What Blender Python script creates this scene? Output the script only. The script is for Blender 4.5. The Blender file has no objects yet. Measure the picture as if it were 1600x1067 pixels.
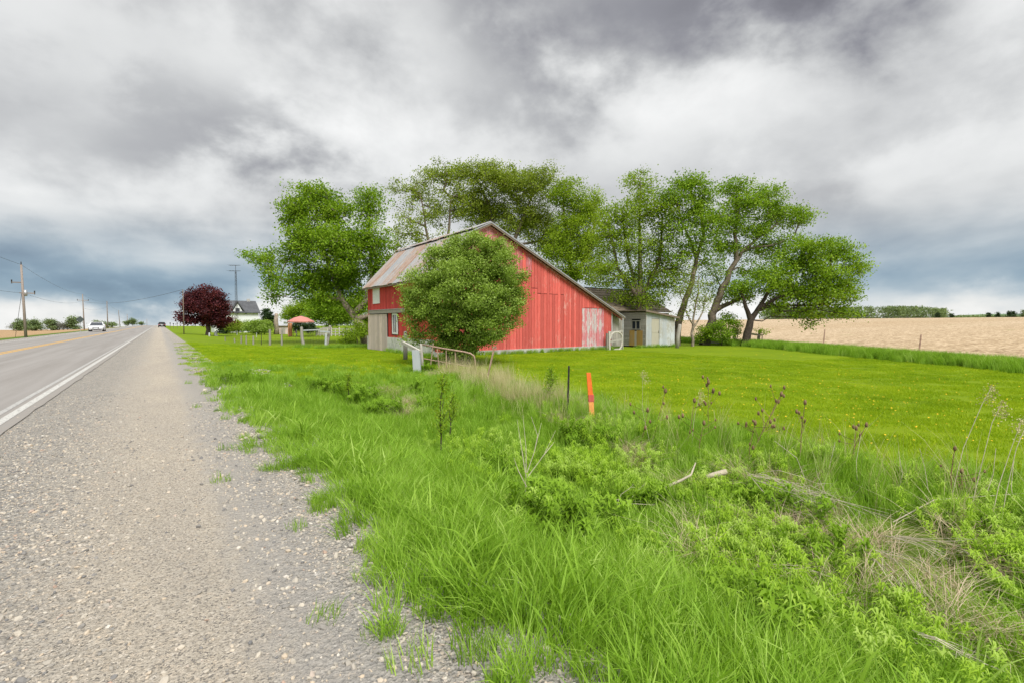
import bpy, math, random
import numpy as np
from mathutils import Vector, Matrix, noise as mnoise

random.seed(7)
rng = np.random.default_rng(7)
S = bpy.context.scene
COL = S.collection
pi = math.pi

# ------------------------------------------------------------------ camera
YAW = math.radians(35.95); PITCH = math.radians(2.15); CAMZ = 1.35; FPX = 760.0
cam_d = bpy.data.cameras.new('camera'); cam = bpy.data.objects.new('camera', cam_d); COL.objects.link(cam)
cam_d.sensor_width = 36; cam_d.lens = FPX / 1600 * 36; cam_d.clip_end = 9000; cam_d.clip_start = 0.05
cam.location = (0, 0, CAMZ); cam.rotation_euler = (pi / 2 - PITCH, 0, -YAW)
S.camera = cam
_F = Vector((math.sin(YAW) * math.cos(PITCH), math.cos(YAW) * math.cos(PITCH), -math.sin(PITCH)))
_R = Vector((math.cos(YAW), -math.sin(YAW), 0)); _U = _R.cross(_F)

# ------------------------------------------------------------------ world, sun, exposure
def px_azel(u, v):
    d = (_F + _R * ((u - 800) / FPX) + _U * ((533.5 - v) / FPX)).normalized()
    return math.atan2(d.x, d.y), math.asin(d.z)

W = bpy.data.worlds.new('World'); S.world = W; W.use_nodes = True
wt = W.node_tree; wt.nodes.clear()

class NT:
    """small helper to write node trees"""
    def __init__(s, t): s.t = t
    def n(s, kind, **kw):
        nd = s.t.nodes.new(kind)
        for k, v in kw.items(): setattr(nd, k, v)
        return nd
    def put(s, sock, v):
        if isinstance(v, bpy.types.NodeSocket): s.t.links.new(v, sock)
        elif v is not None: sock.default_value = v
    def m(s, op, a, b=None, c=None, clamp=False):
        nd = s.n('ShaderNodeMath', operation=op, use_clamp=clamp)
        s.put(nd.inputs[0], a)
        if b is not None: s.put(nd.inputs[1], b)
        if c is not None: s.put(nd.inputs[2], c)
        return nd.outputs[0]
    def vm(s, op, a, b=None):
        nd = s.n('ShaderNodeVectorMath', operation=op)
        s.put(nd.inputs[0], a)
        if b is not None: s.put(nd.inputs[1], b)
        return nd.outputs[0]
    def mix(s, f, a, b, mode='MIX'):
        nd = s.n('ShaderNodeMix', data_type='RGBA', blend_type=mode)
        s.put(nd.inputs[0], f)
        for i, v in ((6, a), (7, b)):
            if isinstance(v, (tuple, list)): v = tuple(v) + ((1,) if len(v) == 3 else ())
            s.put(nd.inputs[i], v)
        return nd.outputs[2]
    def ss(s, v, a, b, lo=0.0, hi=1.0):
        nd = s.n('ShaderNodeMapRange', interpolation_type='SMOOTHSTEP')
        s.put(nd.inputs[0], v); s.put(nd.inputs[1], a); s.put(nd.inputs[2], b); s.put(nd.inputs[3], lo); s.put(nd.inputs[4], hi)
        return nd.outputs[0]
    def noise(s, vec, scale, detail=3, rough=.55, dist=0):
        nd = s.n('ShaderNodeTexNoise'); s.put(nd.inputs['Vector'], vec)
        nd.inputs['Scale'].default_value = scale; nd.inputs['Detail'].default_value = detail
        nd.inputs['Roughness'].default_value = rough; nd.inputs['Distortion'].default_value = dist
        return nd.outputs[0]
    def vor(s, vec, scale, feat='F1', out=0):
        nd = s.n('ShaderNodeTexVoronoi', feature=feat); s.put(nd.inputs['Vector'], vec); nd.inputs['Scale'].default_value = scale
        return nd.outputs[out]
    def sc(s, vec, x, y, z):
        nd = s.n('ShaderNodeMapping'); s.put(nd.inputs[0], vec); nd.inputs[3].default_value = (x, y, z)
        return nd.outputs[0]
    def xyz(s, vec):
        nd = s.n('ShaderNodeSeparateXYZ'); s.put(nd.inputs[0], vec); return nd.outputs
    def ramp(s, f, stops):
        nd = s.n('ShaderNodeValToRGB'); s.put(nd.inputs[0], f)
        e = nd.color_ramp.elements
        while len(e) < len(stops): e.new(.5)
        for k, (p, c) in enumerate(stops):
            e[k].position = p; e[k].color = tuple(c) + (1,)
        return nd.outputs[0]

N = NT(wt)
SUN_EL, SUN_AZ = math.radians(52), math.radians(190)      # sun above and behind the camera, veiled by cloud
sky = N.n('ShaderNodeTexSky', sky_type='NISHITA'); sky.sun_disc = False
sky.sun_elevation = SUN_EL; sky.sun_rotation = SUN_AZ
tc = N.n('ShaderNodeTexCoord').outputs['Generated']
dx, dy, dz = N.xyz(tc)
zz = N.m('ADD', N.m('MAXIMUM', dz, 0.0), 0.42)
cx_ = N.m('DIVIDE', dx, zz); cy_ = N.m('DIVIDE', dy, zz)
cmb = N.n('ShaderNodeCombineXYZ'); N.put(cmb.inputs[0], cx_); N.put(cmb.inputs[1], cy_); pl = cmb.outputs[0]
n1 = N.noise(pl, 1.25, 8, .52, .15)
n2 = N.noise(N.sc(tc, 1, 1, 1.5), 4.2, 9, .55, .1)
n3 = N.noise(N.sc(tc, 1.2, 1.2, 4.0), 3.0, 4, .5, .2)
az = N.m('ARCTAN2', dx, dy); el = N.m('ARCSINE', dz)
wa = N.m('MULTIPLY', N.m('SUBTRACT', n2, .5), 0.80)
we = N.m('MULTIPLY', N.m('SUBTRACT', n2, .5), -0.32)
azw = N.m('ADD', az, wa); elw = N.m('ADD', el, we)
def blob(u, v, su, sv):
    a, e = px_azel(u, v)
    x = N.m('DIVIDE', N.m('SUBTRACT', azw, a), math.radians(su)); y = N.m('DIVIDE', N.m('SUBTRACT', elw, e), math.radians(sv))
    return N.m('EXPONENT', N.m('MULTIPLY', N.m('ADD', N.m('MULTIPLY', x, x), N.m('MULTIPLY', y, y)), -1.0))
val = N.m('ADD', 0.585, N.m('MULTIPLY', N.m('SUBTRACT', n1, .5), 0.75))
val = N.m('ADD', val, N.m('MULTIPLY', N.m('SUBTRACT', n2, .5), 0.80))
val = N.m('ADD', val, N.m('MULTIPLY', N.m('MULTIPLY', N.m('SUBTRACT', n3, .5), N.ss(el, .35, .12)), 0.5))
for (u, v, su, sv, a) in ((1150, 0, 20, 6, -.46), (800, 20, 9, 6, -.22), (150, 200, 12, 4, -.10), (350, 200, 9, 5, -.30), (560, 60, 12, 6, .10), (650, 250, 20, 8, .22),
                          (1050, 180, 20, 6, .16), (240, 330, 14, 4, .05), (130, 435, 17, 2.6, -.27), (1520, 410, 9, 3.5, -.14), (1450, 260, 12, 4, .10), (60, 60, 14, 7, .12), (1500, 120, 10, 5, -.05)):
    val = N.m('ADD', val, N.m('MULTIPLY', blob(u, v, su, sv), a))
hor = N.ss(el, math.radians(4.5), math.radians(1.0))
val = N.m('ADD', val, N.m('MULTIPLY', hor, .22))
cloud = N.ramp(val, [(0.0, (.125, .122, .14)), (.28, (.24, .24, .262)), (.50, (.42, .425, .43)), (.70, (.64, .645, .64)), (1.0, (.86, .86, .85))])
low = N.ss(el, math.radians(13), math.radians(3))
blue = N.mix(N.m('MULTIPLY', low, N.ss(val, .8, .3)), (1, 1, 1), (.60, .88, 1.10))
cloud = N.mix(1.0, cloud, blue, 'MULTIPLY')
zen = N.ss(el, math.radians(34), math.radians(80), 1.0, 2.7)          # overcast sky is brightest overhead
gain = N.m('MULTIPLY', zen, 0.44)
cg = N.n('ShaderNodeVectorMath', operation='SCALE'); N.put(cg.inputs[0], cloud); N.put(cg.inputs[3], gain)
bg1 = N.n('ShaderNodeBackground'); N.put(bg1.inputs[0], sky.outputs[0]); bg1.inputs[1].default_value = 0.05
bg2 = N.n('ShaderNodeBackground'); N.put(bg2.inputs[0], cg.outputs[0]); bg2.inputs[1].default_value = 1.0
mx = N.n('ShaderNodeMixShader'); mx.inputs[0].default_value = 0.95
wt.links.new(bg1.outputs[0], mx.inputs[1]); wt.links.new(bg2.outputs[0], mx.inputs[2])
wo = N.n('ShaderNodeOutputWorld'); wt.links.new(mx.outputs[0], wo.inputs[0])

sun_d = bpy.data.lights.new('sun', 'SUN'); sun = bpy.data.objects.new('sun', sun_d); COL.objects.link(sun)
sun_d.energy = 1.5; sun_d.angle = math.radians(25); sun_d.color = (1, .965, .91)
sdir = Vector((math.sin(SUN_AZ) * math.cos(SUN_EL), math.cos(SUN_AZ) * math.cos(SUN_EL), math.sin(SUN_EL)))
sun.rotation_euler = sdir.to_track_quat('Z', 'Y').to_euler(); sun.location = sdir * 50
vs = S.view_settings; vs.view_transform = 'Standard'; vs.look = 'None'; vs.gamma = 1; vs.exposure = 1.5; vs.use_curve_mapping = False
S.render.engine = 'CYCLES'; S.cycles.max_bounces = 6; S.cycles.transparent_max_bounces = 8; S.cycles.use_denoising = True

# ------------------------------------------------------------------ terrain height
def sst(x, a, b):
    t = np.clip((np.asarray(x, float) - a) / (b - a), 0, 1); return t * t * (3 - 2 * t)
def field_d(x, y):
    d1 = (x - 26) * .814 - (y - 3.4) * .582; d2 = (x - 37) * .949 - (y - 18.8) * .316
    return np.maximum(d1, d2)
def road_z(y):
    return -np.maximum(0, np.asarray(y, float) - 300) ** 2 * 3e-5
def gz(x, y):
    x = np.asarray(x, float); y = np.asarray(y, float)
    near = -.62 * sst(x, .9, 3.6) + .22 * sst(x, 4.6, 6.6)
    far = -.40 * sst(x, 1.1, 7.5)
    k = sst(y, 9, 17)
    right = near * (1 - k) + far * k
    left = -.40 * sst(-x, 9.9, 12.5) - .0043 * np.clip(y, 0, 230) * sst(-x, 11, 35)
    z = np.where(x > 0, right, left)
    z = z + .02 * np.sin(x * .9 + 1.3 * np.sin(y * .5)) * np.sin(y * .8) * sst(x, 2, 4)
    d = field_d(x, y)
    z = z + 4.9 * sst(d, -10, 330) - .02 * sst(d, 0, 3)
    r = np.hypot(x, y)
    z = z + road_z(y) * (1 - sst(d, -20, 60)) * 1.0
    z = z - np.maximum(0, d - 330) ** 2 * 2e-5
    z = z - sst(y, 230, 700) * 5 * sst(-x, 10, 40)
    z = z - .02 * (x < .9) * (x > -9.95)
    return np.maximum(z, -90)

def at(u, v, d):
    return Vector((0, 0, CAMZ)) + (_F + _R * ((u - 800) / FPX) + _U * ((533.5 - v) / FPX)) * d
def gp(u, v):
    """the point of the ground seen at a place of the picture, and its distance"""
    lo = .5
    d = .5
    while d < 3000:
        p = at(u, v, d)
        if p.z < float(gz(p.x, p.y)): break
        lo = d; d *= 1.01
    for _ in range(25):
        m = (lo + d) / 2; p = at(u, v, m)
        if p.z < float(gz(p.x, p.y)): d = m
        else: lo = m
    return at(u, v, d), d
def on_x(u, v, X):
    r = _F + _R * ((u - 800) / FPX) + _U * ((533.5 - v) / FPX); t = X / r.x
    return Vector((X, r.y * t, CAMZ + r.z * t))
def on_y(u, v, Y):
    r = _F + _R * ((u - 800) / FPX) + _U * ((533.5 - v) / FPX); t = Y / r.y
    return Vector((r.x * t, Y, CAMZ + r.z * t))
def gpt(x, y, dz=0): return Vector((x, y, float(gz(x, y)) + dz))

# ------------------------------------------------------------------ object helpers
def tag(o, label=None, cat=None, group=None, kind=None):
    if label: o['label'] = label
    if cat: o['category'] = cat
    if group: o['group'] = group
    if kind: o['kind'] = kind
    return o
def empty(name, loc, label=None, cat=None, group=None, rz=0):
    o = bpy.data.objects.new(name, None); COL.objects.link(o); o.location = loc; o.rotation_euler.z = rz
    o.empty_display_size = .2
    return tag(o, label, cat, group)
def link_mesh(name, me, mat, parent=None):
    if mat is not None and not me.materials: me.materials.append(mat)
    o = bpy.data.objects.new(name, me); COL.objects.link(o)
    if parent is not None:
        o.parent = parent
    return o
class MB:
    """collects boxes, bars and tubes in world coordinates and links them as one mesh object"""
    def __init__(s): s.v = []; s.f = []
    def add(s, vs, fs):
        b = len(s.v); s.v += [tuple(p) for p in vs]; s.f += [tuple(b + i for i in f) for f in fs]
        return s
    def box(s, a, b):
        x0, y0, z0 = a; x1, y1, z1 = b
        return s.add([(x0, y0, z0), (x1, y0, z0), (x1, y1, z0), (x0, y1, z0), (x0, y0, z1), (x1, y0, z1), (x1, y1, z1), (x0, y1, z1)],
                     [(0, 3, 2, 1), (4, 5, 6, 7), (0, 1, 5, 4), (1, 2, 6, 5), (2, 3, 7, 6), (3, 0, 4, 7)])
    def hexa(s, p):
        return s.add(p, [(0, 3, 2, 1), (4, 5, 6, 7), (0, 1, 5, 4), (1, 2, 6, 5), (2, 3, 7, 6), (3, 0, 4, 7)])
    def bar(s, p, q, w, h=None, up=(0, 0, 1)):
        p = Vector(p); q = Vector(q); h = h or w; d = (q - p).normalized(); up = Vector(up)
        if abs(d.dot(up)) > .95: up = Vector((0, 1, 0))
        r = d.cross(up).normalized() * w / 2; t = r.normalized().cross(d) * h / 2
        return s.hexa([p - r - t, p + r - t, p + r + t, p - r + t, q - r - t, q + r - t, q + r + t, q - r + t])
    def tube(s, pts, rad, n=6, cap=True):
        pts = [Vector(p) for p in pts]
        rad = [rad] * len(pts) if not isinstance(rad, (list, tuple)) else rad
        base = len(s.v); up = Vector((0.1, 0.93, .3)).normalized()
        for i, p in enumerate(pts):
            d = (pts[min(i + 1, len(pts) - 1)] - pts[max(i - 1, 0)]).normalized()
            a = d.cross(up)
            if a.length < .2: a = d.cross(Vector((1, 0, 0)))
            a.normalize(); b = a.cross(d)
            for k in range(n):
                t = 2 * pi * k / n
                s.v.append(tuple(p + (a * math.cos(t) + b * math.sin(t)) * rad[i]))
        for i in range(len(pts) - 1):
            for k in range(n):
                s.f.append((base + i * n + k, base + i * n + (k + 1) % n, base + (i + 1) * n + (k + 1) % n, base + (i + 1) * n + k))
        if cap:
            s.f.append(tuple(base + k for k in range(n))[::-1]); s.f.append(tuple(base + (len(pts) - 1) * n + k for k in range(n)))
        return s
    def build(s, name, mat, parent=None, smooth=False, label=None):
        me = bpy.data.meshes.new(name)
        off = Vector((0, 0, 0))
        if parent is not None:
            M = parent.matrix_basis if parent.parent is None else parent.parent.matrix_basis @ parent.matrix_basis
            Mi = M.inverted()
            vs = [Mi @ Vector(v) for v in s.v]
        else:
            c = Vector(s.v[0]) if s.v else off
            n = len(s.v); c = Vector((sum(v[0] for v in s.v) / n, sum(v[1] for v in s.v) / n, min(v[2] for v in s.v)))
            vs = [Vector(v) - c for v in s.v]; off = c
        me.from_pydata(vs, [], s.f); me.update()
        if smooth: me.polygons.foreach_set('use_smooth', [True] * len(me.polygons))
        o = link_mesh(name, me, mat, parent)
        if parent is None: o.location = off
        if label: o['label'] = label
        return o
def np_mesh(name, V, F, mat, smooth=False, fvar=None):
    """V (n,3), F (m,3 or 4)"""
    me = bpy.data.meshes.new(name); k = F.shape[1]
    me.vertices.add(len(V)); me.vertices.foreach_set('co', np.ascontiguousarray(V, dtype=np.float32).ravel())
    me.loops.add(F.size); me.loops.foreach_set('vertex_index', np.ascontiguousarray(F, dtype=np.int32).ravel())
    me.polygons.add(len(F)); me.polygons.foreach_set('loop_start', np.arange(0, F.size, k, dtype=np.int32))
    if smooth: me.polygons.foreach_set('use_smooth', np.ones(len(F), dtype=bool))
    me.update(calc_edges=True)
    if fvar is not None:
        a = me.attributes.new('var', 'FLOAT', 'FACE'); a.data.foreach_set('value', np.ascontiguousarray(fvar, dtype=np.float32))
    me.materials.append(mat)
    return me

# ------------------------------------------------------------------ materials
def new_mat(name):
    m = bpy.data.materials.new(name); m.use_nodes = True; t = m.node_tree; t.nodes.clear()
    n = NT(t); n.out = n.n('ShaderNodeOutputMaterial'); return m, n
def finish(n, color, rough=.8, bump=None, bstr=.3, bdist=.02, spec=.3, metal=0, alpha=None):
    p = n.n('ShaderNodeBsdfPrincipled')
    if isinstance(color, (tuple, list)): color = tuple(color) + (1,)
    n.put(p.inputs['Base Color'], color); n.put(p.inputs['Roughness'], rough); p.inputs['Specular IOR Level'].default_value = spec
    n.put(p.inputs['Metallic'], metal)
    if bump is not None:
        b = n.n('ShaderNodeBump'); b.inputs['Strength'].default_value = bstr; b.inputs['Distance'].default_value = bdist
        n.put(b.inputs['Height'], bump); n.put(p.inputs['Normal'], b.outputs[0])
    n.t.links.new(p.outputs[0], n.out.inputs[0])
def simple(name, col, rough=.7, var=.25, scale=8, metal=0, spec=.3, bump=.15):
    m, n = new_mat(name); P = n.n('ShaderNodeNewGeometry').outputs['Position']
    f = n.noise(P, scale, 5, .6)
    g = n.noise(P, scale * .17, 3)
    f = n.m('ADD', n.m('MULTIPLY', f, .6), n.m('MULTIPLY', g, .4))
    c = n.mix(n.ss(f, .35, .65), tuple(x * (1 - var) for x in col), tuple(min(1, x * (1 + var)) for x in col))
    finish(n, c, rough, f, bump, .02, spec, metal); return m
def wood(name, base, dark, light, stretch=(30, 30, 2.0), wear=.5, wearcol=None, knots=True):
    """weathered boards: streaks along z, colour of its own for each board"""
    m, n = new_mat(name); P = n.n('ShaderNodeNewGeometry').outputs['Position']
    rnd = n.n('ShaderNodeObjectInfo').outputs['Random']
    offs = n.n('ShaderNodeCombineXYZ'); n.put(offs.inputs[2], n.m('MULTIPLY', rnd, 37.0))
    Q = n.vm('ADD', P, offs.outputs[0])
    g = n.noise(n.sc(Q, *stretch), 1.0, 6, .65, .3)
    c = n.mix(n.ss(g, .25, .75), dark, light)
    c = n.mix(.55, base, c)
    c = n.mix(1.0, c, n.ramp(rnd, [(0, (.78, .78, .78)), (1, (1.16, 1.14, 1.14))]), 'MULTIPLY')
    if wearcol:
        big = n.noise(P, .9, 4, .6)
        fine = n.noise(n.sc(Q, 22, 22, 3.2), 1.0, 8, .72, .5)
        w = n.m('ADD', n.m('MULTIPLY', big, .75), n.m('ADD', fine, n.m('MULTIPLY', rnd, .12)))
        th = 1.45 - wear * .9
        f = n.ss(w, th - .04, th + .10)
        c = n.mix(f, c, wearcol)
    finish(n, c, .85, g, .35, .006, .2); return m
def leafmat(name, cols, trans=.42, rough=.6, key='var', patch=None):
    m, n = new_mat(name)
    if key == 'var': v = n.n('ShaderNodeAttribute', attribute_name='var').outputs['Fac']
    else:
        v = n.n('ShaderNodeObjectInfo').outputs['Random']
        a = n.n('ShaderNodeAttribute', attribute_name='var').outputs['Fac']
        v = n.m('ADD', n.m('MULTIPLY', v, .45), n.m('MULTIPLY', a, .55))
    P = n.n('ShaderNodeNewGeometry').outputs['Position']
    if patch:
        pn = n.noise(P, patch, 4, .6)
        v = n.m('ADD', v, n.m('MULTIPLY', n.m('SUBTRACT', pn, .5), 1.0), clamp=True)
    c = n.ramp(v, [(i / (len(cols) - 1), k) for i, k in enumerate(cols)])
    d = n.n('ShaderNodeBsdfPrincipled'); n.put(d.inputs['Base Color'], c); d.inputs['Roughness'].default_value = rough; d.inputs['Specular IOR Level'].default_value = .25
    t = n.n('ShaderNodeBsdfTranslucent'); n.put(t.inputs[0], n.mix(1.0, c, (1.3, 1.35, .7), 'MULTIPLY'))
    mx = n.n('ShaderNodeMixShader'); mx.inputs[0].default_value = trans
    n.t.links.new(d.outputs[0], mx.inputs[1]); n.t.links.new(t.outputs[0], mx.inputs[2]); n.t.links.new(mx.outputs[0], n.out.inputs[0])
    return m

M = {}
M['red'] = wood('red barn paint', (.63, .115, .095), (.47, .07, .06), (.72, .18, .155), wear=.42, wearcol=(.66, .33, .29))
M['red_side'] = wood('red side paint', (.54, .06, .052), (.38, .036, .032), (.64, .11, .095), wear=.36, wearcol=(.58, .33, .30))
M['red_top'] = wood('faded red paint', (.55, .12, .13), (.42, .06, .07), (.66, .26, .27), wear=.56, wearcol=(.62, .33, .36))
M['faded_white'] = wood('flaking white paint', (.62, .60, .60), (.50, .48, .48), (.72, .71, .71), wear=.62, wearcol=(.58, .20, .22))
M['pink_door'] = wood('washed out pink boards', (.64, .52, .48), (.50, .43, .38), (.72, .60, .57), wear=.5, wearcol=(.42, .36, .27))
M['grey_wood'] = wood('weathered grey wood', (.33, .31, .27), (.20, .185, .16), (.46, .44, .40), wear=.35, wearcol=(.5, .48, .44))
M['light_wood'] = wood('pale weathered wood', (.46, .44, .39), (.30, .28, .24), (.60, .58, .53), wear=.35, wearcol=(.36, .33, .28))
M['brown_wood'] = wood('brown old wood', (.20, .155, .115), (.11, .085, .065), (.30, .25, .19))
M['white_wood'] = wood('white painted boards', (.48, .52, .55), (.36, .39, .42), (.60, .63, .66), wear=.54, wearcol=(.40, .39, .35))
M['tan_door'] = wood('old tan door', (.50, .47, .38), (.40, .37, .29), (.58, .55, .46), wear=.3, wearcol=(.35, .33, .28))
M['plywood'] = wood('ochre plywood', (.42, .26, .07), (.30, .17, .05), (.52, .36, .14), wear=.45, wearcol=(.30, .22, .16))
M['white'] = simple('white paint', (.72, .73, .73), .55, .08, 6)
M['house_white'] = simple('house white siding', (.74, .75, .77), .6, .05, 2)
M['shingle'] = simple('dark grey shingles', (.085, .088, .095), .85, .25, 5)
M['brown_shingle'] = simple('brown mossy shingles', (.17, .135, .10), .9, .4, 3)
M['dark'] = simple('dark opening', (.02, .02, .02), .9, .2, 5)
M['concrete'] = simple('old concrete', (.42, .41, .39), .9, .25, 3)
M['foundation_white'] = simple('whitewashed foundation', (.58, .57, .54), .85, .2, 3)
M['metal_dark'] = simple('dark steel', (.06, .055, .05), .55, .3, 20, .6)
M['rust'] = simple('rusty pipe', (.36, .25, .19), .75, .35, 20, .2)
M['galv'] = simple('galvanised steel', (.45, .46, .47), .45, .15, 12, .7)
M['orange'] = simple('orange stake paint', (.85, .17, .03), .6, .18, 25)
M['pale_orange'] = simple('scuffed orange stake wood', (.80, .34, .10), .7, .2, 25)
M['pole'] = wood('pole wood', (.26, .22, .19), (.15, .13, .11), (.36, .31, .27))
M['bark'] = simple('bark', (.15, .12, .09), .9, .45, 9, bump=.8)
M['bark_pale'] = simple('pale bark', (.27, .22, .17), .9, .45, 9, bump=.8)
M['bark_dark'] = simple('dark bark', (.06, .045, .035), .9, .4, 9, bump=.8)
M['awning'] = simple('salmon canopy', (.50, .20, .17), .8, .12, 6)
M['brick'] = simple('orange brick', (.55, .25, .13), .85, .2, 9)
M['car_white'] = simple('white car paint', (.78, .79, .80), .25, .02, 2, spec=.5, bump=0)
M['car_black'] = simple('black car paint', (.018, .018, .022), .25, .05, 2, spec=.5, bump=0)
M['glass'] = simple('dark glass', (.03, .035, .045), .08, .1, 2, spec=.8, bump=0)
M['tyre'] = simple('tyre rubber', (.02, .02, .02), .85, .1, 20)
M['lamp_glass'] = simple('lamp glass', (.75, .77, .8), .15, .03, 5, spec=.7, bump=0)
M['red_lens'] = simple('red tail lens', (.35, .02, .02), .3, .05, 5, bump=0)
M['sign_back'] = simple('sign back', (.07, .085, .08), .5, .1, 5)
M['dry'] = leafmat('dry straw', [(.34, .30, .13), (.50, .45, .24), (.66, .60, .38)], .15, key='rnd')
M['dry_pink'] = leafmat('dead brown grass', [(.34, .25, .16), (.50, .39, .27), (.64, .54, .40)], .15, key='rnd')
M['seed'] = simple('teasel heads', (.20, .13, .07), .95, .35, 60)
M['stick'] = simple('bleached branch', (.50, .44, .34), .85, .25, 30)
M['yellow'] = simple('dandelion yellow', (.80, .50, .02), .7, .15, 30)

G1 = [(.12, .22, .012), (.20, .36, .025), (.29, .46, .05), (.42, .56, .14)]
M['grass_tall'] = leafmat('tall grass', G1, .38, key='rnd', patch=.8)
M['grass_lawn'] = leafmat('mown lawn', [(.16, .26, .005), (.24, .37, .006), (.315, .43, .009), (.39, .48, .015)], .3, key='rnd', patch=.35)
M['weed'] = leafmat('weed leaves', [(.13, .23, .010), (.22, .37, .015), (.31, .47, .035), (.40, .54, .12)], .35, key='rnd', patch=.9)
M['weed_dark'] = leafmat('dark weed leaves', [(.10, .18, .008), (.16, .29, .012), (.24, .39, .03)], .3, key='rnd', patch=.9)
M['maple'] = leafmat('maple leaves', [(.075, .14, .008), (.15, .275, .010), (.235, .37, .018), (.32, .44, .05)], .35)
M['willow'] = leafmat('pale tree leaves', [(.10, .14, .012), (.19, .265, .02), (.27, .35, .035), (.36, .43, .09)], .35)
M['elder'] = leafmat('box elder leaves', [(.09, .15, .008), (.18, .285, .012), (.265, .38, .02), (.35, .45, .06)], .45)
M['lilac'] = leafmat('bush leaves', [(.12, .18, .02), (.20, .30, .04), (.29, .41, .07), (.38, .50, .15)], .32)
M['purple'] = leafmat('purple leaves', [(.02, .006, .010), (.055, .012, .018), (.115, .022, .028), (.20, .045, .04)], .3)
M['cedar'] = leafmat('cedar leaves', [(.012, .03, .008), (.025, .055, .014), (.045, .09, .02)], .15)
M['far_leaf'] = leafmat('far leaves', [(.09, .13, .05), (.14, .20, .08), (.19, .26, .10), (.24, .31, .13)], .25)
M['far_grey'] = leafmat('far bare twigs', [(.09, .095, .075), (.14, .145, .115), (.19, .19, .15)], .2)

# corrugated, rusting roof steel: each sheet has its own tone
def roofmat():
    m, n = new_mat('rusting roof steel'); P = n.n('ShaderNodeNewGeometry').outputs['Position']
    rnd = n.n('ShaderNodeObjectInfo').outputs['Random']
    o = n.n('ShaderNodeCombineXYZ'); n.put(o.inputs[0], n.m('MULTIPLY', rnd, 51.0))
    Q = n.vm('ADD', P, o.outputs[0])
    a = n.noise(n.sc(Q, .7, 7, .7), 1.0, 6, .65, .2); b = n.noise(n.sc(Q, 2, 18, 2), 1.0, 5, .6)
    w = n.m('MULTIPLY', n.m('ADD', n.m('ADD', a, n.m('MULTIPLY', b, .5)), n.m('MULTIPLY', rnd, .35)), .7)
    c = n.ramp(w, [(.52, (.28, .29, .30)), (.60, (.37, .37, .36)), (.65, (.24, .20, .18)), (.69, (.38, .30, .25)), (.75, (.26, .17, .125))])
    nd = n.n('ShaderNodeMath')
    finish(n, c, n.ss(w, .55, .75, .5, .85), b, .2, .004, .4, n.ss(w, .55, .75, .2, .0)); return m
M['roof'] = roofmat()

def gravel_color(n, P, X, Y):
    """colour and height of the gravel shoulder: loose grey stone by the road, packed tan in the middle, grey wheel track right"""
    v1 = n.n('ShaderNodeTexVoronoi'); n.put(v1.inputs['Vector'], P); v1.inputs['Scale'].default_value = 46
    v2 = n.n('ShaderNodeTexVoronoi'); n.put(v2.inputs['Vector'], P); v2.inputs['Scale'].default_value = 130
    s1 = n.xyz(v1.outputs['Color'])[0]; s2 = n.xyz(v2.outputs['Color'])[0]
    big = n.noise(n.sc(P, 1.0, .35, 1), 1.1, 5, .6, .4); mid = n.noise(n.sc(P, 1.3, .8, 1), 5, 5, .65, .4)
    fine = n.noise(P, 260, 3, .6)
    loose = n.ss(n.m('ADD', X, n.m('MULTIPLY', n.m('SUBTRACT', big, .5), 1.3)), -.15, -1.15)
    loose2 = n.ss(n.m('ADD', X, n.m('MULTIPLY', n.m('SUBTRACT', mid, .5), .5)), .25, .75)
    loose = n.m('MAXIMUM', loose, n.m('MULTIPLY', loose2, .75))
    tan = n.mix(n.ss(big, .3, .7), (.48, .42, .335), (.40, .355, .295))
    grey = n.mix(n.ss(mid, .3, .7), (.30, .285, .26), (.42, .395, .35))
    base = n.mix(loose, tan, grey)
    st = n.ramp(s1, [(0, (.16, .16, .16)), (.3, (.30, .285, .26)), (.6, (.43, .40, .35)), (.85, (.48, .38, .28)), (1, (.62, .60, .56))])
    k = n.m('ADD', .25, n.m('MULTIPLY', loose, .5))
    c = n.mix(n.m('MULTIPLY', n.ss(s2, .3, .6), k), base, st)
    c = n.mix(.6, c, n.mix(1.0, c, n.ramp(s2, [(0, (.45, .45, .45)), (1, (1.4, 1.4, 1.4))]), 'MULTIPLY'))
    c = n.mix(n.m('MULTIPLY', n.ss(s2, .22, .10), .6), c, (.13, .125, .12))
    c = n.mix(n.m('MULTIPLY', n.ss(fine, .35, .65), .35), c, n.mix(1.0, c, (.6, .6, .6), 'MULTIPLY'))
    track = n.m('MULTIPLY', n.ss(n.m('ABSOLUTE', n.m('SUBTRACT', n.m('ADD', X, n.m('MULTIPLY', n.m('SUBTRACT', mid, .5), .5)), .52)),   .34, .05), .6)
    c = n.mix(track, c, (.30, .285, .265))
    h = n.m('ADD', n.m('MULTIPLY', v1.outputs['Distance'], n.m('ADD', .3, loose)), n.m('MULTIPLY', n.noise(P, 90, 4, .6), .9))
    return c, h
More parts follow.
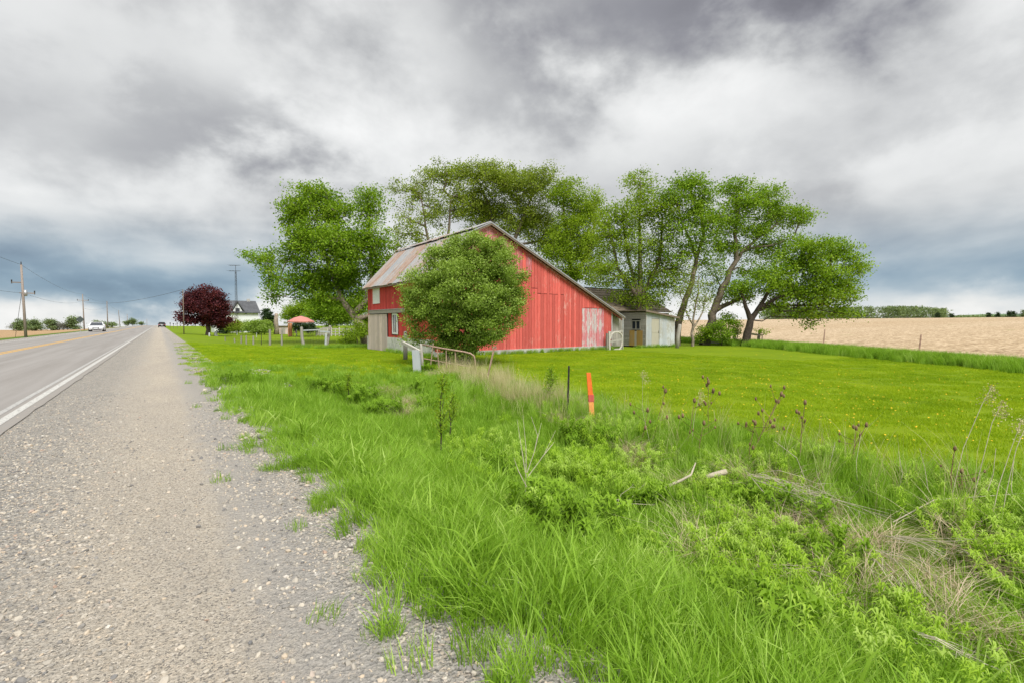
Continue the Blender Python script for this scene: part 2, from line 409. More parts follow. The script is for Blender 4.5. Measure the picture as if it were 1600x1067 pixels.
def ground_mat():
    m, n = new_mat('ground'); P = n.n('ShaderNodeNewGeometry').outputs['Position']; X, Y, Z = n.xyz(P)
    gc, gh = gravel_color(n, P, X, Y)
    nb = n.noise(P, .35, 5, .6); nm = n.noise(P, 2.2, 6, .65); nf = n.noise(P, 18, 4, .7)
    f = n.m('ADD', n.m('MULTIPLY', nb, .45), n.m('ADD', n.m('MULTIPLY', nm, .3), n.m('MULTIPLY', nf, .25)))
    lawn = n.ramp(f, [(.30, (.095, .155, .005)), (.5, (.14, .21, .005)), (.66, (.19, .25, .008))])
    rough_g = n.ramp(f, [(.30, (.12, .12, .05)), (.5, (.10, .17, .012)), (.7, (.15, .25, .015))])
    # rough grass: between the shoulder and the fence line near the camera
    rg = n.m('MULTIPLY', n.ss(Y, 17, 11), n.ss(X, 7.2, 6.2))
    grass = n.mix(rg, lawn, rough_g)
    verge = n.mix(n.ss(f, .35, .65), (.05, .10, .012), (.11, .17, .02))
    grass = n.mix(n.ss(X, -9, -11), grass, verge)
    d1 = n.m('SUBTRACT', n.m('MULTIPLY', n.m('SUBTRACT', X, 26), .814), n.m('MULTIPLY', n.m('SUBTRACT', Y, 3.4), .582))
    d2 = n.m('SUBTRACT', n.m('MULTIPLY', n.m('SUBTRACT', X, 37), .949), n.m('MULTIPLY', n.m('SUBTRACT', Y, 18.8), .316))
    d = n.m('MAXIMUM', d1, d2)
    # stubble field
    sv = n.vor(n.sc(P, 1.0, 1.6, 1), 3.0, 'F1', 1); s = n.xyz(sv)[0]
    rows = n.noise(n.sc(P, .25, 1.8, 1), 1.0, 6, .7, .5); lump = n.noise(P, 6.5, 6, .75)
    t = n.m('ADD', n.m('MULTIPLY', lump, .55), n.m('ADD', n.m('MULTIPLY', rows, .3), n.m('MULTIPLY', s, .15)))
    soil = n.ramp(t, [(.38, (.17, .125, .07)), (.46, (.34, .26, .165)), (.54, (.48, .38, .26)), (.64, (.68, .58, .44))])
    gw = n.noise(n.sc(P, .35, .9, 1), .22, 6, .6)
    soil = n.mix(n.m('MULTIPLY', n.ss(gw, .64, .70), .6), soil, (.22, .22, .09))
    broad = n.noise(n.sc(P, .2, 1, 1), .03, 3)
    soil = n.mix(1.0, soil, n.ramp(broad, [(.3, (.92, .86, .78)), (.7, (1.08, 1.06, 1.05))]), 'MULTIPLY')
    c = n.mix(n.ss(n.m('ADD', d, n.m('MULTIPLY', nm, .8)), .5, .9), grass, soil)
    lf = n.ss(n.m('ADD', X, n.m('MULTIPLY', nb, 1.5)), -13.5, -15)
    soil2 = n.ramp(t, [(.34, (.20, .12, .06)), (.5, (.36, .24, .13)), (.66, (.46, .33, .20))])
    c = n.mix(lf, c, soil2)
    gmask = n.ss(n.m('ADD', X, n.m('MULTIPLY', n.m('SUBTRACT', n.noise(P, 1.7, 5, .65), .5), 1.1)), 1.7, 1.15)
    gmask = n.m('MULTIPLY', gmask, n.ss(X, -10.6, -10.2))
    c = n.mix(gmask, c, gc)
    # bare pale stones where the bank breaks through
    h = n.m('ADD', n.m('MULTIPLY', nf, .5), n.m('MULTIPLY', n.m('MULTIPLY', gh, gmask), .5))
    h = n.m('ADD', h, n.m('MULTIPLY', lump, n.ss(d, 0, 2)))
    finish(n, c, .95, h, .6, .04, .1); return m
M['ground'] = ground_mat()
def shoulder_mat():
    m, n = new_mat('gravel shoulder'); P = n.n('ShaderNodeNewGeometry').outputs['Position']; X, Y, Z = n.xyz(P)
    c, h = gravel_color(n, P, X, Y); finish(n, c, .95, h, 1.0, .016, .12); return m
M['gravel'] = shoulder_mat()
def asphalt_mat():
    m, n = new_mat('asphalt'); P = n.n('ShaderNodeNewGeometry').outputs['Position']; X, Y, Z = n.xyz(P)
    a = n.noise(n.sc(P, 1.6, .05, 1), 1.2, 5, .6); b = n.noise(P, 160, 3, .7); b2 = n.noise(P, 3, 6, .65)
    c = n.mix(n.ss(a, .3, .7), (.20, .185, .17), (.265, .25, .235))
    c = n.mix(n.m('MULTIPLY', n.ss(b, .4, .7), .35), c, (.38, .36, .34))
    c = n.mix(n.m('MULTIPLY', n.ss(b2, .35, .7), .25), c, (.28, .26, .245))
    e = n.m('MINIMUM', n.ss(X, -2.0, -1.72), n.ss(n.noise(P, 7, 5, .7), .35, .6))
    c = n.mix(e, c, (.26, .24, .215))
    finish(n, c, .9, b, .3, .004, .2); return m
M['asphalt'] = asphalt_mat()
def paint(name, col, thr):
    m, n = new_mat(name); P = n.n('ShaderNodeNewGeometry').outputs['Position']
    a = n.noise(P, 34, 6, .7)
    finish(n, n.mix(n.ss(a, thr - .08, thr + .08), tuple(c * .45 + .06 for c in col), col), .8, a, .1, .003, .2); return m
M['line_white'] = paint('worn white paint', (.50, .49, .46), .46)
M['line_faint'] = paint('faded white paint', (.42, .41, .39), .48)
M['line_yellow'] = paint('worn yellow paint', (.62, .36, .08), .42)
def stone_mat():
    m, n = new_mat('stones'); r = n.n('ShaderNodeObjectInfo').outputs['Random']; P = n.n('ShaderNodeNewGeometry').outputs['Position']
    c = n.ramp(r, [(0, (.11, .115, .125)), (.3, (.25, .235, .21)), (.5, (.38, .345, .29)), (.72, (.50, .45, .37)), (.86, (.50, .40, .29)), (.95, (.56, .53, .47)), (1, (.36, .24, .18))])
    a = n.noise(P, 120, 3); c = n.mix(n.m('MULTIPLY', a, .35), c, (.38, .34, .29))
    finish(n, c, .9, a, .3, .003, .2); return m
M['stone'] = stone_mat()

# ------------------------------------------------------------------ ground sheet
def axis(fine, lim0, lim1, step, g=1.085):
    a = list(np.arange(fine[0], fine[1] + 1e-6, step)); s = step
    while a[-1] < lim1: s *= g; a.append(a[-1] + s)
    s = step; b = [a[0]]
    while b[-1] > lim0: s *= g; b.append(b[-1] - s)
    return np.array(sorted(set(b[1:] + a)))
xs = axis((-2, 12), -3500, 3500, .35, 1.07); ys = axis((-1, 18), -600, 3800, .4, 1.07)
GX, GY = np.meshgrid(xs, ys); GZ = gz(GX, GY)
V = np.stack([GX, GY, GZ], -1).reshape(-1, 3); nx_, ny_ = len(xs), len(ys)
ii = (np.arange(ny_ - 1)[:, None] * nx_ + np.arange(nx_ - 1)[None, :]).ravel()
Fq = np.stack([ii, ii + 1, ii + nx_ + 1, ii + nx_], 1)
tag(link_mesh('ground', np_mesh('ground', V, Fq, M['ground'], True), None), kind='structure')

def strip(name, x0, x1, dz, mat, y0=-40, y1=520, nx=1, wob=0):
    yy = np.array(sorted(set(list(np.arange(y0, 20, .5)) + list(np.arange(20, 120, 3)) + list(np.arange(120, y1, 8)))))
    fx = np.linspace(0, 1, nx + 1); vs = []
    for y in yy:
        e1 = x1 + (wob * (mnoise.noise(Vector((0, y * 1.3, 3))) + .5 * mnoise.noise(Vector((0, y * 4.1, 8)))) if wob else 0)
        for f in fx:
            x = x0 + (e1 - x0) * f
            vs.append((x, y, float(road_z(y)) + dz if x < .9 else float(gz(x, y)) + dz + .012))
    n = nx + 1; F = [(j * n + i, j * n + i + 1, (j + 1) * n + i + 1, (j + 1) * n + i) for j in range(len(yy) - 1) for i in range(nx)]
    o = link_mesh(name, np_mesh(name, np.array(vs), np.array(F), mat, True), None)
    return tag(o, kind='structure')
strip('gravel_shoulder', -1.62, 1.5, 0.0, M['gravel'], nx=14)
strip('gravel_verge', -10.1, -9.02, 0.0, M['gravel'])
strip('road', -9.1, -1.58, .012, M['asphalt'], nx=4, wob=.05)
strip('edge_line', -1.83, -1.72, .016, M['line_white'])
strip('old_edge_line', -1.985, -1.905, .016, M['line_faint'])
strip('centre_line', -5.92, -5.80, .016, M['line_yellow'])
strip('centre_line', -5.68, -5.56, .016, M['line_yellow'])
strip('far_edge_line', -8.92, -8.80, .016, M['line_white'])

# distant hills on the right: real rolling land 1.3 km off
def hills():
    V = []; F = []; n = 60; m = 10
    for j in range(m + 1):
        for i in range(n + 1):
            u = 1330 + i * 9; d = 1250 + j * 60
            p = at(u, 505, d)
            top = 1.35 + (505 - (497 - 7.5 * min(1, max(0, (u - 1440) / 160)) - 1.2 * math.sin(u * .03))) / FPX * d
            z = -10 + (top + 10) * math.sin(pi * min(1, (j + .0) / m * .5 + .0)) if j < m else top
            V.append((p.x, p.y, z))
    for j in range(m):
        for i in range(n):
            a = j * (n + 1) + i; F.append((a, a + 1, a + n + 2, a + n + 1))
    m_, nn = new_mat('distant farmland'); P = nn.n('ShaderNodeNewGeometry').outputs['Position']
    t = nn.noise(nn.sc(P, 1, 1, 3), .008, 5, .6)
    c = nn.ramp(t, [(.38, (.06, .09, .055)), (.5, (.10, .16, .085)), (.62, (.16, .25, .10))])
    finish(nn, c, .95)
    tag(link_mesh('hills', np_mesh('hills', np.array(V), np.array(F), m_, True), None), kind='structure')
hills()

# ------------------------------------------------------------------ foliage builders
def leaf_cloud(centers, per, sig, size, flat=.75, up=.5, r=rng):
    """rhombic leaves scattered about cluster centres -> V, F, var"""
    C = np.repeat(np.asarray(centers), per, axis=0); n = len(C)
    cv = np.repeat(r.random(len(centers)), per)
    C = C + r.normal(0, 1, (n, 3)) * np.array([sig, sig, sig * flat])
    nrm = r.normal(0, 1, (n, 3)); nrm[:, 2] += up; nrm /= np.linalg.norm(nrm, axis=1, keepdims=True)
    t = r.normal(0, 1, (n, 3)); t -= nrm * (t * nrm).sum(1, keepdims=True); t /= np.linalg.norm(t, axis=1, keepdims=True)
    b = np.cross(nrm, t); s = size * r.uniform(.6, 1.35, (n, 1))
    a0 = C - t * s * .5; a2 = C + t * s * .5; a1 = C + b * s * .42 + nrm * s * .10; a3 = C - b * s * .42 + nrm * s * .10
    V = np.stack([a0, a1, a2, a3], 1).reshape(-1, 3); k = np.arange(n) * 4
    F = np.concatenate([np.stack([k, k + 1, k + 2], 1), np.stack([k, k + 2, k + 3], 1)])
    var = np.clip(.5 * cv + .5 * r.random(n), 0, 1)
    return V, F, np.concatenate([var, var])
def prisms(P0, P1, R0, R1, ns=4):
    P0 = np.asarray(P0); P1 = np.asarray(P1); n = len(P0); d = P1 - P0; d /= (np.linalg.norm(d, axis=1, keepdims=True) + 1e-9)
    ref = np.where(np.abs(d[:, 2:3]) > .9, np.array([[1., 0, 0]]), np.array([[0, 0, 1.]]))
    a = np.cross(d, ref); a /= (np.linalg.norm(a, axis=1, keepdims=True) + 1e-9); b = np.cross(a, d)
    P1 = P1 + d * R1[:, None] * .3
    V = []
    for k in range(ns):
        c, s = math.cos(2 * pi * k / ns), math.sin(2 * pi * k / ns); o = a * c + b * s
        V.append(P0 + o * R0[:, None]); V.append(P1 + o * R1[:, None])
    V = np.stack(V, 1).reshape(-1, 3); F = []
    base = np.arange(n) * ns * 2
    for k in range(ns):
        k2 = (k + 1) % ns
        F.append(np.stack([base + 2 * k, base + 2 * k2, base + 2 * k2 + 1, base + 2 * k + 1], 1))
    return V, np.concatenate(F)
def tree(name, label, cat, trunks, blobs, d, leaf=.17, k=3.2, per=16, sig=.34, lm='elder', bm='bark', group=None, tipr=.011, part='crown', base=None, seed=1, fine=False, twigfac=1.0):
    """trunks: list of polylines [(u, v, radius m)]; blobs: (u, v, ru, rv[, density factor[, depth offset]]) in photo pixels at distance d"""
    r = np.random.default_rng(seed); nodes = []; par = []; fixed = {}
    k = k * 1.75; per = int(per * 3.2); sig = sig * 1.02; leaf = leaf * .78
    s = d / FPX
    for tr in trunks:
        prev = -1
        if len(tr[0]) == 4 and tr[0][3] == 'join' and nodes:
            p = np.array(at(tr[0][0], tr[0][1], d)); prev = int(np.argmin(np.linalg.norm(np.array(nodes) - p, axis=1)))
        P = [np.array(at(t[0], t[1], d)) for t in tr]; R = [t[2] for t in tr]
        if prev < 0:
            P[0][2] = min(P[0][2], float(gz(P[0][0], P[0][1])) - .05)
        for i in range(len(P)):
            if i == 0:
                if prev >= 0: last = prev; continue
                R = [R[0]] + [q * (.9 - .35 * i / len(R)) for i, q in enumerate(R[1:])]
                nodes.append(P[0]); par.append(-1); fixed[len(nodes) - 1] = R[0]; last = len(nodes) - 1; continue
            a = nodes[last]; st = 3
            for q in range(1, st + 1):
                f = q / st; pt = a + (P[i] - a) * f + (r.normal(0, .06, 3) * (1 if q < st else 0)) * s * 12
                nodes.append(pt); par.append(last if q == 1 else len(nodes) - 2)
                fixed[len(nodes) - 1] = R[i - 1] + (R[i] - R[i - 1]) * f
            last = len(nodes) - 1
    ntr = len(nodes); centers = []
    for bl in blobs:
        u, v, ru, rv = bl[:4]; den = bl[4] if len(bl) > 4 else 1; off = bl[5] if len(bl) > 5 else r.uniform(-.5, .5) * ru * s
        c = np.array(at(u, v, d + off)); rad = np.array([ru * s, (ru + rv) / 2 * s, rv * s])
        # limb to the blob
        A = np.array(nodes[:ntr]); up = A[:, 2] < c[2] + .3
        dist = np.linalg.norm(A - c, axis=1) + np.where(up, 0, 30) - 0
        j = int(np.argmin(dist)); a = A[j]; L = np.linalg.norm(c - a)
        st = max(2, int(L / .9)); last = j
        for q in range(1, st + 1):
            f = q / st; pt = a + (c - a) * f; pt[2] += math.sin(f * pi) * L * .07; pt += r.normal(0, .07 * min(L, 3), 3) * (q < st)
            nodes.append(pt); par.append(last); last = len(nodes) - 1
        n = max(3, int(k * den * pi * rad[0] * rad[2]))
        q = r.normal(0, 1, (n, 3)); q /= np.linalg.norm(q, axis=1, keepdims=True); q *= (r.random((n, 1)) ** (1 / 2.0)) * r.uniform(.82, 1.12, (n, 1))
        # camera-aligned ellipsoid: its wide axis along the view's right
        w = np.outer(q[:, 0] * rad[0], np.array(_R)) + np.outer(q[:, 1] * rad[1], np.array((_F.x, _F.y, 0))) + np.outer(q[:, 2] * rad[2], np.array((0, 0, 1.)))
        centers.append(c + w)
    Cn = np.concatenate(centers); gzz = gz(Cn[:, 0], Cn[:, 1]); Cn[:, 2] = np.maximum(Cn[:, 2], gzz + .15)
    A0 = np.array(nodes); dd = np.min(np.linalg.norm(Cn[:, None, :] - A0[None], axis=2), axis=1)
    order = np.argsort(dd); buf = np.zeros((len(nodes) + len(Cn) * 4, 3)); buf[:len(nodes)] = A0; nn_ = len(nodes)
    cnt = {}
    for c in Cn[order]:
        df = buf[:nn_] - c; ds = np.sqrt((df * df).sum(1)) + np.maximum(0, buf[:nn_, 2] - c[2]) * .6
        j = int(np.argmin(ds)); a = buf[j]; L = np.linalg.norm(c - a); st = 1 if L < .5 else (2 if L < 1.4 else 3); last = j
        for q in range(1, st + 1):
            f = q / st; pt = a + (c - a) * f
            if q < st: pt = pt + r.normal(0, .08 * L, 3)
            buf[nn_] = pt; par.append(last); last = nn_; nn_ += 1
        cnt[last] = 1
    P = buf[:nn_]; w = np.zeros(nn_)
    for kx in cnt: w[kx] += 1
    for i in range(nn_ - 1, -1, -1):
        if par[i] >= 0: w[par[i]] += w[i]
    rad = tipr * np.sqrt(np.maximum(w, 1)) * twigfac
    rmax = max(fixed.values()) if fixed else .3
    rad = np.minimum(rad, rmax * .32)
    for i, f in fixed.items(): rad[i] = max(f, 0)
    idx = np.array([i for i in range(nn_) if par[i] >= 0]); pp = np.array([par[i] for i in idx])
    R1 = rad[idx]; R0 = np.minimum(rad[pp], np.where([i in fixed for i in idx], 9, R1 * 1.5))
    thick = R0 > .05
    b = Vector(P[0]); b.z = float(gz(b.x, b.y)) if base is None else base
    root = empty(name, b, label, cat, group)
    off = np.array(b)
    V1, F1 = prisms(P[pp][thick], P[idx][thick], R0[thick], R1[thick], 8) if thick.any() else (np.zeros((0, 3)), np.zeros((0, 4), int))
    V2, F2 = prisms(P[pp][~thick], P[idx][~thick], R0[~thick], R1[~thick], 3)
    Vt = np.concatenate([V1, V2]) - off; Ft = np.concatenate([F1, F2 + len(V1)])
    link_mesh('trunk', np_mesh('trunk', Vt, Ft, M[bm], True), None, root)
    V3, F3, var = leaf_cloud(Cn, per, sig, leaf, .62, .9, r=r)
    link_mesh(part, np_mesh(part, V3 - off, F3, M[lm], False, var), None, root)
    return root

# ------------------------------------------------------------------ barn
C0, dC = gp(681, 558); X0, Y0 = C0.x, C0.y
Y1 = on_x(575.5, 540, X0).y; X1 = on_y(955, 540, Y0).x; GB = float(gz(X0, Y0))
YR = Y0 - .28                                  # gable overhang plane
apex = on_y(768, 347, YR); brk = on_y(741, 358.5, YR); endR = on_y(977, 495.5, YR)
eaveF = on_x(568.5, 451, X0 - .32); brkz = on_x(611, 402, brk.x).z
XE = X0 - .32; ZE = eaveF.z
print('barn', X0, Y0, Y1, X1, apex, brk, endR, ZE, brkz, GB)
prof = [(XE, ZE), (brk.x, brk.z), (apex.x, apex.z), (endR.x, endR.z)]
def roof_z(x):
    for (xa, za), (xb, zb) in zip(prof[:-1], prof[1:]):
        if xa <= x <= xb: return za + (zb - za) * (x - xa) / (xb - xa)
    return ZE if x < XE + .01 else endR.z
barn = empty('barn', (X0, Y0, GB), 'old red plank barn with rusty steel roof and long slope down to the right', 'barn')
body = MB(); zf = GB + .35; YB = Y1
poly = [(X0 + .05, GB - .3)] + [(X0 + .05, roof_z(X0 + .05) - .16), (brk.x, brk.z - .16), (apex.x, apex.z - .18), (X1 - .03, roof_z(X1) - .16), (X1 - .03, GB - .3)]
nP = len(poly)
body.add([(x, Y0 + .05, z) for x, z in poly] + [(x, YB - .05, z) for x, z in poly],
         [tuple(range(nP)), tuple(range(2 * nP - 1, nP - 1, -1))] + [(i, i + nP, (i + 1) % nP + nP, (i + 1) % nP) for i in range(nP)])
body.build('wall', M['dark'], barn)
fd = MB(); fd.box((X0 - .05, Y0 - .07, GB - .4), (X1 + .05, Y0 + .05, zf - .09)); fd.build('foundation', M['concrete'], barn)
fd = MB(); fd.box((X0 - .06, Y0 + .052, GB - .4), (X0 + .04, Y1, GB + .88)); fd.build('foundation', M['foundation_white'], barn)
# gable boards
du0 = on_y(909, 500, Y0).x; du1 = on_y(942, 500, Y0).x; dtop = on_y(925, 482.5, Y0).z
x = X0; i = 0
while x < X1 - .02:
    w = random.choice((.20, .22, .24, .26)); x2 = min(x + w, X1)
    g = .018; pr = random.uniform(0, .014)
    zt0 = roof_z(x + g) - .1; zt1 = roof_z(x2) - .1; zt = min(zt0, zt1)
    white = du0 - .05 < (x + x2) / 2 < du1
    seam = None
    zs = GB + 4.0 + .35 * ((i // 3) % 3) - .2 * ((i // 5) % 2)
    if x < apex.x + 3.4: seam = zs
    if apex.x + 3.4 <= x < apex.x + 5.4 and i % 4: seam = GB + 3.5
    def board(za, zb0, zb1, mat):
        b = MB(); y = Y0 - pr; j = random.uniform(-.02, .02)
        b.hexa([(x + g, y, za + j), (x2, y, za + j), (x2, y + .03, za + j), (x + g, y + .03, za + j), (x + g, y, zb0), (x2, y, zb1), (x2, y + .03, zb1), (x + g, y + .03, zb0)])
        b.build('board', mat, barn)
    lo = zf - .12 + random.uniform(-.04, .03)
    if white:
        board(lo, dtop, dtop, M['faded_white'])
        if zt > dtop + .1: board(dtop + .02, zt0, zt1, M['red'])
    elif seam and seam < zt - .3:
        board(lo, seam - .012, seam - .012, M['red']); pr += .006; board(seam + .02, zt0, zt1, M['red_top'] if x < apex.x + 2.2 + (i % 3) * .4 else M['red'])
    else: board(lo, zt0, zt1, M['red'])
    x = x2; i += 1
MB().box((du1 - .02, Y0 - .035, GB + 1.3), (du1 + .03, Y0 - .016, dtop)).build('trim', M['red_top'], barn)
MB().box((X1 - .005, Y0 - .03, GB + .3), (X1 + .055, Y0 + .03, roof_z(X1 - .1) - .25)).build('corner_trim', M['white_wood'], barn)
MB().box((X0 - .055, Y0 - .03, GB + .3), (X0 - .005, Y0 + .03, ZE - .1)).build('corner_trim', M['red'], barn)
# side wall facing the road
def sx(u, v): return on_x(u, v, X0)
dY1, dY0 = sx(577, 500).y, sx(606, 500).y; dZ = sx(590, 492).z; dB = GB + .02
trk0, trk1 = sx(579, 486).y, sx(634, 486).y; tz = sx(579, 538).z
trkz = sx(579, 490.5).z
wy1, wy0 = sx(613.5, 500).y, sx(621, 500).y; wz1 = sx(617, 490).z; wz0 = sx(617, 522.5).z
hy1, hy0 = sx(583.5, 470).y, sx(594, 470).y; hz1, hz0 = sx(583, 451.5).z, sx(583, 475.5).z
hz1 = min(hz1, ZE - .06)
y = Y0
while y < Y1 - .02:
    w = random.choice((.19, .22, .24)); y2 = min(y + w, Y1); pr = random.uniform(0, .012); ym = (y + y2) / 2
    def sboard(za, zb):
        if zb - za < .05: return
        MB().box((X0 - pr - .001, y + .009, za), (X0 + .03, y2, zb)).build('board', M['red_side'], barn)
    top = ZE - .02; bot = GB + .86
    if dY0 < ym < dY1: sboard(trkz + .22, top)
    elif wy0 - .1 < ym < wy1 + .1: sboard(bot, wz0 - .05); sboard(wz1 + .05, top)
    else: sboard(bot, top)
    y = y2
XS = X0 - .075
nb = 8
for q in range(nb):                                                       # sliding door: its own boards
    ya = dY0 + (dY1 - dY0) * q / nb; yb = dY0 + (dY1 - dY0) * (q + 1) / nb - .008
    if q == 0:
        door = empty('sliding_door', (0, 0, 0)); door.parent = barn; door.matrix_parent_inverse = Matrix(); door.location = (-.07, dY0 - Y0, 0)
    MB().box((XS - random.uniform(0, .008), ya, dB), (XS + .035, yb, dZ + .02)).build('board', M['pink_door'], door)
MB().box((XS - .05, trk0 + .1, trkz - .02), (XS + .02, trk1, trkz + .2)).build('door_track', M['grey_wood'], barn)
MB().box((XS - .07, trk0 + .1, trkz + .2), (XS + .03, trk1, trkz + .225)).build('track_cap', M['galv'], barn)
win = MB(); fw = .10
for a, b in (((wy0, wz0), (wy1, wz0 + fw)), ((wy0, wz1 - fw), (wy1, wz1)), ((wy0, wz0 + fw), (wy0 + fw, wz1 - fw)), ((wy1 - fw, wz0 + fw), (wy1, wz1 - fw))):
    win.box((X0 - .045, a[0], a[1]), (X0 + .03, b[0], b[1]))
wo_ = win.build('window', M['white'], barn)
MB().box((X0 - .01, wy0 + fw, wz0 + fw), (X0 + .0, wy1 - fw, wz1 - fw)).build('pane', M['glass'], wo_)
MB().box((X0 - .015, (wy0 + wy1) / 2 - .02, wz0 + fw), (X0 - .03, (wy0 + wy1) / 2 + .02, wz1 - fw)).build('muntin', M['white'], wo_)
MB().box((X0 - .05, hy0, hz0), (X0 - .015, hy1, hz1)).build('shutter', M['white'], barn)
# roof: steep lower slope on the road side, sheet by sheet
def slope(xa, za, xb, zb, y0, y1, wd, name='roof_sheet', lift=0, ribs=4):
    y = y0; n = Vector((-(zb - za), 0, xb - xa)).normalized()
    while y < y1 - .05:
        y2 = min(y + wd, y1); b = MB(); seg = ribs * 2; vs = []
        o = random.uniform(0, .012) + lift; e = random.uniform(-.03, .03)
        for q in range(seg + 1):
            yy = y + .012 + (y2 - y - .024) * q / seg; r_ = o + (.028 if q % 2 else 0)
            vs += [(xa + n.x * r_ - e * .5, yy, za + n.z * r_ - e), (xb + n.x * r_, yy, zb + n.z * r_)]
        k = len(vs)
        vs += [(v[0] - n.x * .02, v[1], v[2] - n.z * .02) for v in vs]
        F = []
        for q in range(seg):
            a = 2 * q; F += [(a, a + 2, a + 3, a + 1), (k + a, k + a + 1, k + a + 3, k + a + 2), (a, k + a, k + a + 2, a + 2), (a + 1, a + 3, k + a + 3, k + a + 1)]
        F += [(0, 1, k + 1, k), (k - 2, 2 * k - 2, 2 * k - 1, k - 1)]
        b.add(vs, F); b.build(name, M['roof'], barn); y = y2
slope(XE, ZE, brk.x - .02, brk.z - .03, YR, Y1 + .25, .66)
slope(brk.x - .1, brk.z, apex.x, apex.z, YR, Y1 + .25, .8, lift=.02)
slope(endR.x, endR.z, apex.x, apex.z + .005, YR, Y1 + .25, .9)
tr = MB(); tr.box((XE + .02, YR, ZE - .12), (XE + .05, Y1 + .25, ZE - .02)); tr.build('eave_board', M['brown_wood'], barn)
tr = MB(); tr.box((brk.x - .06, YR, brk.z - .07), (brk.x - .03, Y1 + .25, brk.z + .0)); tr.build('break_board', M['dark'], barn)
def rake(xa, za, xb, zb, y, h, t, dz, mat, nm):
    MB().hexa([(xa, y, za - h - dz), (xb, y, zb - h - dz), (xb, y + t, zb - h - dz), (xa, y + t, za - h - dz), (xa, y, za - dz), (xb, y, zb - dz), (xb, y + t, zb - dz), (xa, y + t, za - dz)]).build(nm, mat, barn)
for (xa, za), (xb, zb) in zip(prof[:-1], prof[1:]):
    rake(xa, za, xb, zb, YR - .02, .07, .04, .0, M['galv'], 'roof_edge')
    rake(xa, za, xb, zb, YR + .0, .10, .05, .07, M['brown_wood'], 'rake_board')
    rake(xa, za, xb, zb, Y0 - .045, .12, .03, .13, M['red_top'], 'frieze_board')
# grey end wall right of the red gable
xg2 = on_y(973, 520, Y0 + .3).x
x = X1 + .03
while x < xg2 - .03:
    x2 = min(x + .24, xg2); MB().box((x + .01, Y0 + .3 - random.uniform(0, .01), GB + .15), (x2, Y0 + .33, roof_z(min(x2, endR.x - .02)) - .08)).build('end_board', M['grey_wood'], barn); x = x2
MB().box((xg2 - .06, Y0 + .24, GB), (xg2 + .0, Y0 + .30, roof_z(xg2 - .05) - .1)).build('corner_post', M['white_wood'], barn)
MB().box((X1 + .06, Y0 + .35, GB - .3), (xg2 - .07, Y0 + 2, roof_z(xg2 - .1) - .3)).build('end_wall', M['dark'], barn)

# low lean-to barn with brown roof behind
eL = at(912, 487, 41); rT = on_y(925, 452, eL.y + 4.5)
YA = Y0 + 3.6; za = on_y(960, 487, YA).z; YRg = YA + 3.6; zr_ = on_y(955, 452.5, YRg).z
xa_, xb_ = X1 - 2.5, on_y(1000, 470, YRg).x
wing = empty('rear_shed', (xa_, YA, GB), 'low shed with a brown mossy shingle roof right behind the red barn', 'shed')
MB().box((xa_ + .2, YA + .25, GB - .1), (xb_ - .2, YRg + 3, za - .05)).build('wall', M['grey_wood'], wing)
nsh = 9
for q in range(nsh):
    f0, f1 = q / nsh, (q + 1) / nsh + .012
    ya, yb = YA + (YRg - YA) * f0, YA + (YRg - YA) * f1; zA, zB = za + (zr_ - za) * f0, za + (zr_ - za) * f1
    MB().hexa([(xa_, ya, zA), (xb_, ya, zA), (xb_, yb, zB - .02), (xa_, yb, zB - .02), (xa_, ya, zA + .045), (xb_, ya, zA + .045), (xb_, yb, zB), (xa_, yb, zB)]).build('shingle_course', M['brown_shingle'], wing)
MB().hexa([(xa_, YRg, zr_ - .06), (xb_, YRg, zr_ - .06), (xb_, YRg + 3.4, za), (xa_, YRg + 3.4, za), (xa_, YRg, zr_ - .01), (xb_, YRg, zr_ - .01), (xb_, YRg + 3.4, za + .05), (xa_, YRg + 3.4, za + .05)]).build('back_roof', M['brown_shingle'], wing)
MB().box((xa_, YRg - .06, zr_ + .0), (xb_, YRg + .06, zr_ + .06)).build('ridge_cap', M['dark'], wing)

# small white and grey shed
SC, dS = gp(1009, 543); SX, SY = SC.x, SC.y; SG = float(gz(SX, SY))
SX2 = on_y(1054, 540, SY).x; SY2 = SY + 4.2
zT0 = on_y(1009, 486.5, SY).z; zT1 = on_y(1054, 496, SY).z
print('shed', SX, SY, SX2, zT0, zT1)
shed = empty('garden_shed', (SX, SY, SG), 'small shed with white boarded front, tan door and grey side with a window', 'shed')
MB().hexa([(SX + .04, SY + .04, SG - .1), (SX2 - .04, SY + .04, SG - .1), (SX2 - .04, SY2, SG - .1), (SX + .04, SY2, SG - .1), (SX + .04, SY + .04, zT0 - .06), (SX2 - .04, SY + .04, zT1 - .06), (SX2 - .04, SY2, zT1 - .06), (SX + .04, SY2, zT0 - .06)]).build('wall', M['dark'], shed)
def szt(x): return zT0 + (zT1 - zT0) * (x - SX) / (SX2 - SX) - .05
dx0, dx1 = on_y(1018, 520, SY).x, on_y(1030, 520, SY).x; dzt = on_y(1024, 498.5, SY).z
edges = [SX, SX + (dx0 - SX) * .5, dx0, dx1, dx1 + (SX2 - dx1) * .22, dx1 + (SX2 - dx1) * .46, dx1 + (SX2 - dx1) * .73, SX2]
for a, b in zip(edges[:-1], edges[1:]):
    lo = SG + .05 + random.uniform(0, .03); p = random.uniform(0, .012)
    if a == dx0: lo = dzt + .02
    MB().hexa([(a + .012, SY - p, lo), (b, SY - p, lo), (b, SY + .03, lo), (a + .012, SY + .03, lo), (a + .012, SY - p, szt(a)), (b, SY - p, szt(b)), (b, SY + .03, szt(b)), (a + .012, SY + .03, szt(a))]).build('board', M['white_wood'], shed)
dr = MB().box((dx0 + .02, SY + .0, SG + .06), (dx1 - .03, SY + .03, dzt)).build('door', M['tan_door'], shed)
